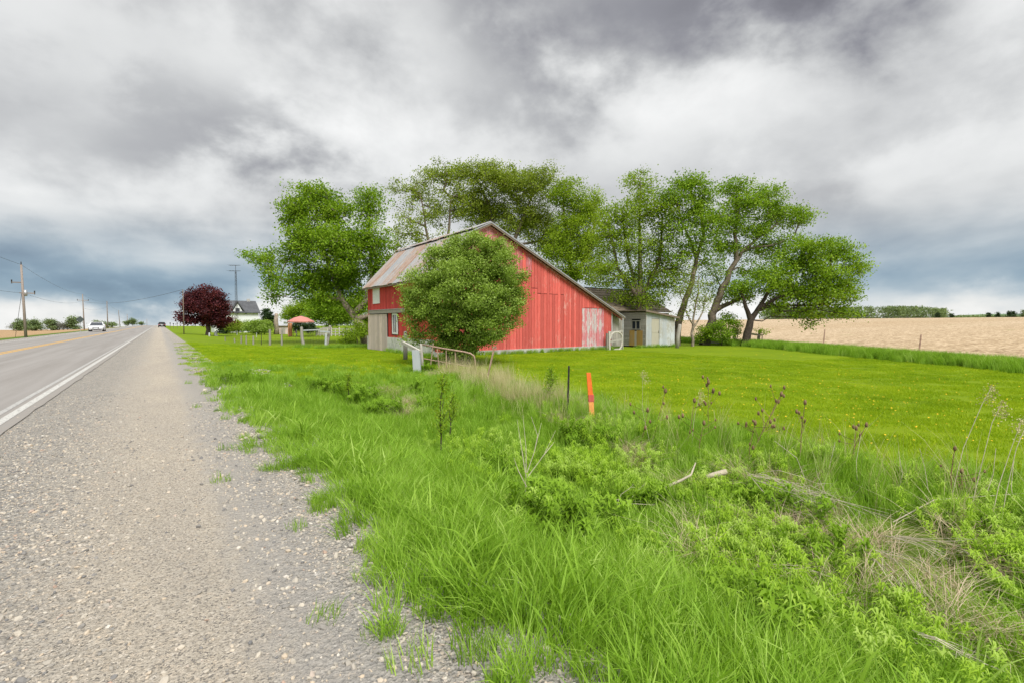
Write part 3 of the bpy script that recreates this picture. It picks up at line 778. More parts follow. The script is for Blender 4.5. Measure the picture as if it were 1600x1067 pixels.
MB().box((dx0 + .03, SY - .012, SG + 1.05), (dx1 - .05, SY - .001, SG + 1.12)).build('rail', M['tan_door'], dr)
MB().box((dx1 - .09, SY - .03, SG + 1.0), (dx1 - .05, SY - .001, SG + 1.16)).build('handle', M['metal_dark'], dr)
z = SG + .08; swy1, swy0 = on_x(987, 510, SX).y, on_x(1001, 510, SX).y; swz1, swz0 = on_x(995, 501, SX).z, on_x(995, 515.5, SX).z
ply1, ply0 = on_x(984, 510, SX).y, on_x(1004.5, 510, SX).y; plz = on_x(995, 516.5, SX).z
while z < zT0 - .08:
    z2 = min(z + .15, zT0 - .06)
    for (ya, yb) in (((SY, swy0), (swy1, SY2)) if (z2 > swz0 and z < swz1) else ((SY, SY2),)):
        MB().hexa([(SX - .022, ya, z), (SX + .03, ya, z), (SX + .03, yb, z), (SX - .022, yb, z), (SX - .004, ya, z2 - .006), (SX + .03, ya, z2 - .006), (SX + .03, yb, z2 - .006), (SX - .004, yb, z2 - .006)]).build('clapboard', M['grey_wood'], shed)
    z = z2
wf = MB()
for a, b in (((swy0, swz0), (swy1, swz0 + .06)), ((swy0, swz1 - .06), (swy1, swz1)), ((swy0, swz0 + .06), (swy0 + .06, swz1 - .06)), ((swy1 - .06, swz0 + .06), (swy1, swz1 - .06)), (((swy0 + swy1) / 2 - .03, swz0 + .06), ((swy0 + swy1) / 2 + .03, swz1 - .06))):
    wf.box((SX - .05, a[0], a[1]), (SX + .02, b[0], b[1]))
w_ = wf.build('window', M['grey_wood'], shed)
MB().box((SX + .0, swy0 + .06, swz0 + .06), (SX + .01, swy1 - .06, swz1 - .06)).build('pane', M['glass'], w_)
ym = (ply0 + ply1) / 2
MB().box((SX - .045, ply0, SG + .1), (SX - .024, ym - .08, plz)).build('plywood_panel', M['plywood'], shed)
MB().box((SX - .045, ym + .12, SG + .1), (SX - .024, ply1, plz)).build('plywood_panel', M['plywood'], shed)
MB().box((SX - .04, ym - .075, SG + .1), (SX - .024, ym + .115, plz - .05)).build('patch_board', M['grey_wood'], shed)
MB().box((SX - .035, SY - .03, SG), (SX + .0, SY - .002, zT0 - .05)).build('corner_trim', M['grey_wood'], shed)
MB().hexa([(SX - .3, SY - .2, zT0 + .02), (SX2 + .25, SY - .2, zT1 - .04), (SX2 + .25, SY2, zT1 - .04), (SX - .3, SY2, zT0 + .02), (SX - .3, SY - .2, zT0 + .09), (SX2 + .25, SY - .2, zT1 + .03), (SX2 + .25, SY2, zT1 + .03), (SX - .3, SY2, zT0 + .09)]).build('roof', M['brown_shingle'], shed)
MB().hexa([(SX - .31, SY - .24, zT0 - .04), (SX2 + .26, SY - .24, zT1 - .10), (SX2 + .26, SY - .21, zT1 - .10), (SX - .31, SY - .21, zT0 - .04), (SX - .31, SY - .24, zT0 + .08), (SX2 + .26, SY - .24, zT1 + .02), (SX2 + .26, SY - .21, zT1 + .02), (SX - .31, SY - .21, zT0 + .08)]).build('fascia', M['brown_wood'], shed)

# ------------------------------------------------------------------ white farmhouse, tower, canopy
hd = 92; HG = float(gz(*at(385, 505, hd).xy)); h1 = at(407, 505, hd); HYf = h1.y; HX1 = h1.x; HX0 = on_y(335, 505, HYf).x
hez = on_y(407, 489.5, HYf).z; HD = 7.0; hrz = on_y(400, 471.5, HYf + HD / 2).z
house = empty('farmhouse', (HX0, HYf, HG), 'white farmhouse with dark grey roof and a steep front gable behind the shrubs', 'house')
MB().hexa([(HX0, HYf, HG - .3), (HX1 - .3, HYf, HG - .3), (HX1 - .3, HYf + HD, HG - .3), (HX0, HYf + HD, HG - .3), (HX0, HYf, hez), (HX1 - .3, HYf, hez), (HX1 - .3, HYf + HD, hez), (HX0, HYf + HD, hez)]).build('wall', M['house_white'], house)
MB().add([(HX1 - .3, HYf, hez + .001), (HX1 - .3, HYf + HD, hez + .001), (HX1 - .3, HYf + HD / 2, hrz - .1), (HX1 - .5, HYf, hez + .001), (HX1 - .5, HYf + HD, hez + .001), (HX1 - .5, HYf + HD / 2, hrz - .1)], [(0, 1, 2), (3, 5, 4), (0, 3, 4, 1), (1, 4, 5, 2), (2, 5, 3, 0)]).build('side_gable', M['house_white'], house)
rf = MB()
for sgn in (0, 1):
    ya = HYf - .4 if sgn == 0 else HYf + HD + .4
    rf.hexa([(HX0 - .3, ya, hez - .05), (HX1, ya, hez - .05), (HX1 - .25, HYf + HD / 2, hrz - .06), (HX0 - .3, HYf + HD / 2, hrz - .06), (HX0 - .3, ya, hez + .08), (HX1, ya, hez + .08), (HX1 - .25, HYf + HD / 2, hrz + .08), (HX0 - .3, HYf + HD / 2, hrz + .08)])
hroof = rf.build('roof', M['shingle'], house)
gx = on_y(371, 475, HYf).x; gz0, gz1 = on_y(381, 488, HYf).z, on_y(371, 473, HYf).z; gw = on_y(381.5, 488, HYf).x - gx
MB().add([(gx - gw, HYf - .05, hez - .3), (gx + gw, HYf - .05, hez - .3), (gx, HYf - .05, gz1 - .1), (gx - gw, HYf + 3, hez - .3), (gx + gw, HYf + 3, hez - .3), (gx, HYf + 3, gz1 - .1)], [(0, 1, 2), (3, 5, 4), (0, 3, 4, 1), (1, 4, 5, 2), (2, 5, 3, 0)]).build('front_gable', M['house_white'], house)
fr = MB()
for q in (-1, 1): fr.bar((gx + q * (gw + .35), HYf + 1.4, gz0 - .35), (gx, HYf + 1.4, gz1 + .12), 3.3, .14, up=(0, 0, 1))
fr.build('gable_roof', M['shingle'], house)
wz0_, wz1_ = on_y(371, 491, HYf).z, on_y(371, 481, HYf).z
hw = MB().box((gx - .45, HYf - .12, wz0_), (gx + .45, HYf - .051, wz1_)).build('window', M['white'], house)
MB().box((gx - .33, HYf - .14, wz0_ + .1), (gx + .33, HYf - .121, wz1_ - .1)).build('pane', M['glass'], hw)
for q in (1.0, -2.6):
    xw = HX1 - 2.4 + q; w2 = MB().box((xw - .5, HYf - .06, HG + 1), (xw + .5, HYf - .002, HG + 2.2)).build('window', M['white'], house)
    MB().box((xw - .38, HYf - .08, HG + 1.1), (xw + .38, HYf - .061, HG + 2.1)).build('pane', M['glass'], w2)
cxx = on_y(388, 471, HYf + HD / 2).x
MB().box((cxx - .25, HYf + HD / 2 - .25, hrz - .2), (cxx + .25, HYf + HD / 2 + .25, hrz + .45)).build('chimney', M['concrete'], hroof)

tp = gp(371, 519)[0]; td = 84; T = at(370, 505, td); tgz = float(gz(T.x, T.y)); ttop = at(370, 425, td).z; tt2 = at(370, 415, td).z
tower = empty('antenna_tower', (T.x, T.y, tgz), 'tall thin lattice television antenna tower standing before the white farmhouse', 'antenna tower')
lat = MB()
leg = [Vector((T.x + .28 * math.cos(a), T.y + .28 * math.sin(a), tgz)) for a in (.5, 2.6, 4.7)]
legt = [Vector((T.x + .12 * math.cos(a), T.y + .12 * math.sin(a), ttop)) for a in (.5, 2.6, 4.7)]
for a, b in zip(leg, legt): MB().tube([a, b], .022, 4).build('leg', M['metal_dark'], tower)
nlv = 16
for q in range(nlv):
    for w in range(3):
        a = leg[w].lerp(legt[w], q / nlv); b = leg[(w + 1) % 3].lerp(legt[(w + 1) % 3], (q + 1) / nlv); c = leg[(w + 1) % 3].lerp(legt[(w + 1) % 3], q / nlv)
        lat.tube([a, b], .012, 3); lat.tube([a, c], .012, 3)
tag(lat.build('lattice', M['metal_dark'], tower), kind='stuff')
MB().tube([(T.x, T.y, ttop - .5), (T.x, T.y, tt2)], .03, 4).build('mast', M['metal_dark'], tower)
for zz_, L in ((ttop + .1, 1.0), (tt2 - .05, .9)):
    an = MB(); p = Vector((T.x, T.y, zz_)); dv = _R
    an.tube([p - dv * L * 1.2, p + dv * L * .8], .03, 4)
    for q in range(8):
        c = p + dv * (-1.15 + q * .27) * L; e = Vector((_F.x, _F.y, 0)) * (.7 - q * .05); an.tube([c - e, c + e], .012, 3)
    an.build('antenna', M['metal_dark'], tower)

cd = 62; cp = at(470, 505, cd); cgz = float(gz(cp.x, cp.y)); s_ = cd / FPX
canopy = empty('garden_canopy', (cp.x, cp.y, cgz), 'garden canopy with a shallow salmon pink cloth roof over a dark hedge', 'canopy')
pk = at(471, 494, cd); el_ = at(451, 502.5, cd).z
rim = []; nr = 8
for q in range(nr):
    a = 2 * pi * q / nr + .39; rim.append((cp.x + 1.62 * math.cos(a), cp.y + 1.62 * math.sin(a), el_))
mid = [(cp.x + .85 * math.cos(2 * pi * q / nr + .39), cp.y + .85 * math.sin(2 * pi * q / nr + .39), el_ + (pk.z - el_) * .66) for q in range(nr)]
cl = MB(); cl.add(rim + mid + [(cp.x, cp.y, pk.z)] + [(x, y, z - .14) for x, y, z in rim],
                  [(q, (q + 1) % nr, nr + (q + 1) % nr, nr + q) for q in range(nr)] + [(nr + q, nr + (q + 1) % nr, 2 * nr) for q in range(nr)] + [(2 * nr + 1 + q, 2 * nr + 1 + (q + 1) % nr, (q + 1) % nr, q) for q in range(nr)])
cl.build('canopy_cloth', M['awning'], canopy)
for q in range(0, nr, 2):
    MB().tube([(rim[q][0], rim[q][1], cgz), (rim[q][0], rim[q][1], el_)], .03, 5).build('post', M['metal_dark'], canopy)
bp = at(453, 505, cd + 1)
MB().box((bp.x - .22, bp.y - .22, float(gz(bp.x, bp.y))), (bp.x + .22, bp.y + .22, at(453, 505, cd).z + .0)).build('brick_pier', M['brick'])
tag(bpy.context.scene.objects['brick_pier'], 'narrow orange brick pier at the left edge of the pink canopy', 'pier')

sp = at(432, 518, 74); sg = float(gz(sp.x, sp.y)); st = at(432, 490, 74).z
o = MB().tube([(sp.x, sp.y, sg), (sp.x + .05, sp.y, sg + .9), (sp.x - .05, sp.y, sg + 1.8), (sp.x + .04, sp.y, st)], [.42, .34, .33, .22], 7).build('tree_stump', M['bark_pale'], None, True)
tag(o, 'pale standing stump of a cut tree left of the pink canopy', 'stump')
pb = at(441, 514, 76); pg = float(gz(pb.x, pb.y))
hut = empty('garden_hut', (pb.x, pb.y, pg), 'low pinkish garden hut between the pale stump and the pink canopy', 'hut')
MB().box((pb.x - .9, pb.y - .6, pg), (pb.x + .9, pb.y + .6, pg + 1.2)).build('wall', M['pink_door'], hut)
MB().box((pb.x - 1.05, pb.y - .75, pg + 1.2), (pb.x + 1.05, pb.y + .75, pg + 1.32)).build('roof', M['brown_shingle'], hut)
MB().box((pb.x - .3, pb.y - .63, pg + .05), (pb.x + .3, pb.y - .602, pg + 1.05)).build('door', M['grey_wood'], hut)

# far white plastic fence
wfn = empty('white_fence', gpt(*at(500, 518, 66).xy), 'distant white rail fence on the far side of the farmyard lawn', 'fence')
us = list(range(494, 556, 6)); prev = None
for q, u in enumerate(us):
    p = at(u, 518, 66 - q * .25); g_ = float(gz(p.x, p.y)); p.z = g_; h = 1.05 if q % 2 else 1.2
    MB().box((p.x - .06, p.y - .06, g_), (p.x + .06, p.y + .06, g_ + h)).build('post', M['light_wood'], wfn)
    if prev is not None:
        for hh in (.25, .6, .95): MB().bar(prev + Vector((0, 0, hh)), p + Vector((0, 0, hh)), .03, .12).build('rail', M['light_wood'], wfn)
        if q < 5:
            for w in range(5):
                c = prev.lerp(p, (w + .5) / 5); MB().bar(c + Vector((0, 0, .1)), c + Vector((0, 0, 1.0)), .07, .02).build('picket', M['light_wood'], wfn)
    prev = p

# ------------------------------------------------------------------ fences and posts of the yard
def post(u, v0, u1, v1, wpx, mat='grey_wood', name='post', parent=None, label=None, cat=None, group=None, flat=1.0, n=6, d=None):
    if d is None: p, d = gp(u, v0)
    else: p = at(u, v0, d)
    t = at(u1, v1, d); r = wpx / 2 * d / FPX; p = p - Vector((0, 0, .15))
    mid = p.lerp(t, .5) + Vector((random.uniform(-1, 1), random.uniform(-1, 1), 0)) * r * .4
    o = MB().tube([p, mid, t - (t - p).normalized() * r * .5, t], [r * 1.08, r, r * .92, r * .7], n).build(name, M[mat], parent, n > 6)
    if label: tag(o, label, cat, group)
    return p, t, d
p0, dF = gp(421, 543)
wire = empty('wire_fence', p0, 'old wire fence with short grey posts crossing the lawn left of the barn', 'fence')
fp = [(352, 531, 352, 524, 1.5), (367, 535, 367, 528, 2), (377, 541, 376.5, 528.5, 2.4), (385, 543, 384.5, 529.5, 2.2), (396, 544, 395.5, 530.5, 2.6), (408.5, 545, 408.5, 528.5, 1.0), (422, 545, 421, 520.5, 3.6), (440.5, 545, 440.5, 521.5, 3.0)]
pts = []
for (a, b, c, e, w) in fp:
    dd = 38.5 if a > 380 else 38.5 + (380 - a) * .15
    P_ = at(a, b, dd); P_.z = float(gz(P_.x, P_.y)); h = (b - e) * dd / FPX
    MB().tube([P_ - Vector((0, 0, .1)), P_ + Vector((random.uniform(-.04, .04), 0, h))], [w / 2 * dd / FPX, w * .45 * dd / FPX], 6).build('post', M['metal_dark' if w < 1.2 else 'grey_wood'], wire)
    pts.append((P_, h))
P_ = at(471, 545, 38.0); P_.z = float(gz(P_.x, P_.y)); pts.append((P_, .75))
for hh in (.12, .3, .5, .68):
    MB().tube([p + Vector((0, 0, hh * min(1, h / .7))) for p, h in pts], .006, 3).build('wire', M['metal_dark'], wire)
vw = MB()
for (a, ha), (b, hb) in zip(pts[:-1], pts[1:]):
    nn_ = max(1, int((b - a).length / .3))
    for q in range(nn_):
        c = a.lerp(b, (q + .5) / nn_); vw.tube([c + Vector((0, 0, .1)), c + Vector((0, 0, .68))], .004, 3)
tag(vw.build('wire_mesh', M['metal_dark'], wire), kind='stuff')
# the gateway between the leaning posts
gy = empty('farm_gateway', gp(480, 546)[0], 'farm gateway of two leaning grey posts with a pale rail and wire between them', 'gate')
post(475, 541, 471, 511, 4.6, parent=gy, d=38); post(509, 545, 516, 509, 4.4, parent=gy, d=38); post(508.5, 547, 509.5, 522, 3.4, 'white_wood', parent=gy, d=37.6)
MB().bar(at(474, 516.5, 38), at(500, 515.5, 38), .05, .09).build('rail', M['white_wood'], gy)
MB().bar(at(500, 518, 37.7), at(516, 519, 37.7), .05, .12).build('rail', M['white_wood'], gy)
MB().bar(at(503, 513, 37.7), at(516, 512, 37.7), .05, .10).build('rail', M['grey_wood'], gy)
for q in range(13):
    u = 478 + q * 2.4; MB().tube([at(u, 519, 38), at(u, 544, 38)], .008, 3).build('wire', M['metal_dark'], gy)
for v in (520, 526, 532, 538): MB().tube([at(476, v, 38), at(509, v, 38)], .007, 3).build('wire', M['metal_dark'], gy)
for (a, b, c, e, w, lb) in ((338.5, 525, 337, 519, 4.5, 'short pale stump post left of the yard shrubs'), (327.5, 526, 327, 520, 2.2, 'short pale post at the foot of the purple maple'),
                            (370.5, 523.5, 370.5, 518, 1.0, 'thin white stake standing before the round shrubs'), (401, 527, 401, 520, 1.0, 'thin white stake right of the round shrubs'), (463.5, 526, 463.5, 515, 1.3, 'thin pale stake below the pink canopy')):
    post(a, b, c, e, w, 'white_wood', 'yard_stake', None, lb, 'stake', 'stakes in the farmyard lawn')

# posts and gate near the barn corner
post(633.5, 562, 633.5, 518, 6.5, 'grey_wood', 'wooden_post', None, 'thick weathered grey gatepost leaning beside the big green bush', 'post', 'old posts by the bush', n=7)
d_ = gp(650, 582)[1]
bx0 = at(652.5, 582, d_); bt = at(650, 547, d_)
o = MB().hexa([bx0 + _R * a * .13 + Vector((_F.x, _F.y, 0)) * b * .09 + Vector((0, 0, -.1)) for a, b in ((-1, -1), (1, -1), (1, 1), (-1, 1))] + [bt + _R * a * .13 + Vector((_F.x, _F.y, 0)) * b * .09 for a, b in ((-1, -1), (1, -1), (1, 1), (-1, 1))]).build('boxed_post', M['white_wood'])
tag(o, 'square white boarded post standing in the grass near the bush', 'post')
post(661, 579, 657.5, 537, 4.6, 'grey_wood', 'wooden_post', None, 'round grey post right behind the white boarded post', 'post', 'old posts by the bush', n=7)
o = MB().bar(at(629, 535, d_ + 1.0), at(656, 549, d_ - .05), .09, .10).build('fallen_rail', M['light_wood']); tag(o, 'whitish rail slanting down onto the white boarded post', 'rail')
gd = gp(700, 578)[1]
pg_ = empty('pipe_gate', gp(700, 578)[0], 'bent rusty pipe gate sagging in the dry grass before the bush', 'gate')
MB().tube([at(660, 538.5, gd + .4), at(690, 544, gd + .2), at(725, 549.5, gd), at(735, 552, gd), at(740.5, 556, gd), at(742.5, 565, gd), at(742.5, 580, gd)], .035, 6).build('top_rail', M['rust'], pg_, True)
MB().tube([at(662, 560, gd + .4), at(742, 574, gd)], .02, 5).build('lower_rail', M['rust'], pg_)
for (a, b, c, e) in ((673, 570, 677, 536), (686, 574, 683, 545), (713, 576, 711, 548), (698, 575, 697, 547)):
    MB().tube([at(a, b, gd + .1), at(c, e, gd + .1)], .02, 5).build('upright', M['rust'], pg_)
hp, hd_ = gp(760, 600)
o = MB().tube([at(759, 602, hd_), at(766, 570, hd_), at(770.5, 550, hd_), at(771, 543, hd_), at(774, 541.5, hd_), at(775, 545, hd_)], .028, 5).build('leaning_rod', M['rust']); tag(o, 'thin rusty rod with a hooked top leaning in the dry grass', 'rod')
post(886.5, 648, 889, 571, 4.0, 'metal_dark', 'steel_post', None, 'dark steel fence post left of the orange stake', 'post', n=4)
# orange survey stake: two faces of paint
sp_, sd = gp(926, 668); b0 = at(926.5, 668, sd); m0 = at(923.5, 625, sd); t0 = at(919.5, 582, sd); rr = _R; ff = Vector((_F.x, _F.y, 0)) * .025
stake = empty('survey_stake', b0, 'bright orange wooden survey stake leaning slightly at the edge of the lawn', 'stake')
hw_ = 3.9 * sd / FPX
MB().hexa([b0 - rr * hw_ * .8 - ff - Vector((0, 0, .15)), b0 + rr * hw_ * .8 - ff - Vector((0, 0, .15)), b0 + rr * hw_ * .8 + ff - Vector((0, 0, .15)), b0 - rr * hw_ * .8 + ff - Vector((0, 0, .15)), m0 - rr * hw_ - ff, m0 + rr * hw_ - ff, m0 + rr * hw_ + ff, m0 - rr * hw_ + ff]).build('lower_shaft', M['pale_orange'], stake)
MB().hexa([m0 - rr * hw_ * 1.02 - ff, m0 + rr * hw_ * 1.02 - ff, m0 + rr * hw_ * 1.02 + ff, m0 - rr * hw_ * 1.02 + ff, t0 - rr * hw_ * .8 - ff, t0 + rr * hw_ * .8 - ff, t0 + rr * hw_ * .8 + ff, t0 - rr * hw_ * .8 + ff]).build('painted_head', M['orange'], stake)
MB().bar(m0 + Vector((0, 0, -.02)), m0 + Vector((0, 0, .10)), hw_ * 2.15, .06, up=(rr.y * -1, rr.x, 0)).build('ribbon', M['red'], stake)
# posts along the barn's gable and at the lot's back line
post(867, 549, 867, 526, 4, 'grey_wood', 'wooden_post', None, 'short grey post against the red gable wall', 'post', 'old posts by the barn')
post(1058, 543, 1062.5, 507, 6, 'grey_wood', 'wooden_post', None, 'leaning mossy post at the right corner of the small shed', 'post', 'posts along the back of the lot', n=7, d=34.5)
post(1184, 538, 1187.5, 515, 4.5, 'grey_wood', 'wooden_post', None, 'leaning grey post right of the low spreading tree', 'post', 'posts along the back of the lot', n=7)
post(1148, 536, 1147, 512, 5, 'grey_wood', 'wooden_post', None, 'grey post among the shrubs left of the low spreading tree', 'post', 'posts along the back of the lot', n=7)
post(1286.5, 543, 1289, 515, 1.8, 'rust', 'steel_post', None, 'thin rusty post on the field edge nearer to the trees', 'post', 'posts along the field edge', n=5)
post(1435.5, 554, 1439.5, 523, 2.4, 'rust', 'steel_post', None, 'thin rusty post with a white tip on the field edge at the right', 'post', 'posts along the field edge', n=5)
for (p, q, lb) in (((1098, 531), (1160, 540), 'long grey beam lying under the trees'), ((1168, 521), (1187, 524), 'broken grey branch leaning on a post beside the low tree')):
    dd = gp(1150, 539)[1]; o = MB().bar(at(p[0], p[1] + (2 if p[0] < 1100 else 0), dd), at(q[0], q[1], dd), .12, .14).build('old_beam', M['grey_wood']); tag(o, lb, 'beam')
# weathered gate frame by the grey end wall
YG = Y0 - .35
def gyp(u, v): return on_y(u, v, YG)
gf = empty('cattle_gate', gyp(960, 546), 'weathered wooden gate with a curved brace leaning at the end of the barn', 'gate')
MB().bar(gyp(952, 548), gyp(952, 518), .14, .10).build('gate_post', M['light_wood'], gf)
MB().bar(gyp(948.5, 547), gyp(948.5, 521), .12, .12).build('gate_post', M['grey_wood'], gf)
for a, b, t in (((954, 520.5), (972.5, 517.5), .13), ((954, 534), (971, 530.5), .12), ((958, 546), (971, 545), .10), ((972.5, 548), (972, 516), .12)):
    MB().bar(gyp(*a), gyp(*b), .05, t, up=(0, 0, 1) if abs(a[0] - b[0]) > 3 else (0, 1, 0)).build('gate_bar', M['light_wood'], gf)
cb = [gyp(967, 547), gyp(970.5, 542), gyp(972.2, 535), gyp(972, 527), gyp(970, 521.5), gyp(966, 519), gyp(959, 519.5), gyp(955, 523), gyp(953.5, 530)]
MB().tube(cb, .06, 5).build('curved_brace', M['light_wood'], gf)

# ------------------------------------------------------------------ utility poles and wires
def wires(a, b, sag, name='power_line', label=None, group=None, r=.016):
    P = [a.lerp(b, t) + Vector((0, 0, -sag * 4 * t * (1 - t))) for t in np.linspace(0, 1, 13)]
    o = MB().tube(P, r, 3).build(name, M['metal_dark']); tag(o, label, 'power line', group)
poles = []
pd = [(40.5, 525.5, 33, 414, 58, .15), (131.5, 508, 129, 460, 128, .16), (168.3, 508, 167, 471, 170, .17), (187.5, 508, 185, 485, 235, .17), (199.5, 506, 198.5, 491, 330, .2), (229.5, 506, 229.5, 498.5, 560, .25)]
plb = ['nearest wooden utility pole at the far left with two cross arms', 'wooden utility pole behind the white car', 'wooden utility pole third along the road, right of the white car', 'small leaning utility pole far along the road', 'tiny utility pole beside the far round trees', 'tiniest pole at the road crest']
for k, (a, b, c, e, d, r) in enumerate(pd):
    p = at(a, b, d); t = at(c, e, d); p.z = min(p.z, float(gz(p.x, p.y))) - .2
    root = empty('utility_pole', (p.x, p.y, p.z + .2), plb[k], 'utility pole', 'utility poles along the far side of the road')
    MB().tube([p, p.lerp(t, .5), t], [r, r * .85, r * .65], 8).build('pole', M['pole'], root, True)
    ax = Vector((1, 0, 0))
    L = (t - p)
    def arm(f, x0, x1, nm='cross_arm'):
        c = p + L * f; MB().bar(c + ax * x0, c + ax * x1, .1, .12).build(nm, M['pole'], root)
        for x in (x0, x1):
            if abs(x) > .3: MB().tube([c + ax * x + Vector((0, 0, -.15)), c + ax * x + Vector((0, 0, .3))], [.05, .07], 6).build('insulator', M['metal_dark'], root)
    if k == 0:
        arm(.76, -.9, 0); arm(.62, -.3, 1.0); MB().tube([p + L * .58 + Vector((.22, 0, 0)), p + L * .66 + Vector((.22, 0, 0))], .16, 8).build('transformer', M['galv'], root, True)
        MB().tube([t, t + Vector((0, 0, .35))], [.06, .04], 5).build('top_insulator', M['metal_dark'], root)
        MB().tube([p + L * .7, p + Vector((-1.5, 3.5, .2))], .02, 4).build('guy_wire', M['metal_dark'], root)
    elif k == 1: arm(.83, -1.1, 1.1)
    poles.append((p, t, L))
for k in range(4):
    (p, t, L), (p2, t2, L2) = poles[k], poles[k + 1]
    wires(t, t2, .8, label='thin top power line running from pole to pole, span %s' % ('nearest', 'second', 'third', 'farthest')[k] if False else ['top power line from the nearest pole to the pole behind the white car', 'top power line from the pole behind the white car to the next pole', 'top power line between the third and the small leaning pole', 'top power line between the two smallest poles'][k], group='power lines along the road')
    wires(p + L * .62, p2 + L2 * .82, .9, label=['lower power line from the nearest pole to the pole behind the white car', 'lower power line from the pole behind the white car to the next pole', 'lower power line between the third and the small leaning pole', 'lower power line between the two smallest poles'][k], group='power lines along the road')
p, t, L = poles[0]
back = Vector((p.x - .3, p.y - 60, 0))
wires(t, back + Vector((0, 0, 10.5)), .9, label='top power line leaving the nearest pole out of the picture', group='power lines along the road')
wires(p + L * .62, back + Vector((0, 0, 6.0)), .8, label='lower power line leaving the nearest pole out of the picture', group='power lines along the road')
vp, vd = gp(287.5, 522.5)
vt = at(285.8, 453, vd)
sp2 = empty('service_pole', vp, 'thin dark service pole in the verge left of the purple maple', 'pole')
MB().tube([vp - Vector((0, 0, .2)), vt], [.065, .045], 7).build('pole', M['brown_wood'], sp2, True)
MB().tube([vt - Vector((.0, 0, .3)), vt + Vector((-.25, 0, -.28))], .04, 5).build('insulator', M['metal_dark'], sp2)
wires(poles[1][0] + poles[1][2] * .8, vt, 1.0, label='power line crossing over the road to the service pole by the maple', group='power lines along the road', r=.02)
# warning sign (seen from behind)
sgp = at(126, 520, 72); sgg = float(gz(sgp.x, sgp.y)); sgc = at(126.3, 499.5, 72)
sign = empty('road_sign', (sgp.x, sgp.y, sgg), 'dark diamond road sign seen from behind near the white car', 'sign')
MB().tube([(sgp.x, sgp.y + .03, sgg - .1), (sgp.x, sgp.y + .03, sgc.z + .3)], .03, 5).build('sign_post', M['galv'], sign)
h_ = .5
MB().add([(sgp.x - h_, sgp.y, sgc.z), (sgp.x, sgp.y, sgc.z - h_), (sgp.x + h_, sgp.y, sgc.z), (sgp.x, sgp.y, sgc.z + h_), (sgp.x - h_, sgp.y - .015, sgc.z), (sgp.x, sgp.y - .015, sgc.z - h_), (sgp.x + h_, sgp.y - .015, sgc.z), (sgp.x, sgp.y - .015, sgc.z + h_)],
         [(0, 1, 2, 3), (4, 7, 6, 5), (0, 4, 5, 1), (1, 5, 6, 2), (2, 6, 7, 3), (3, 7, 4, 0)]).build('sign_plate', M['sign_back'], sign)

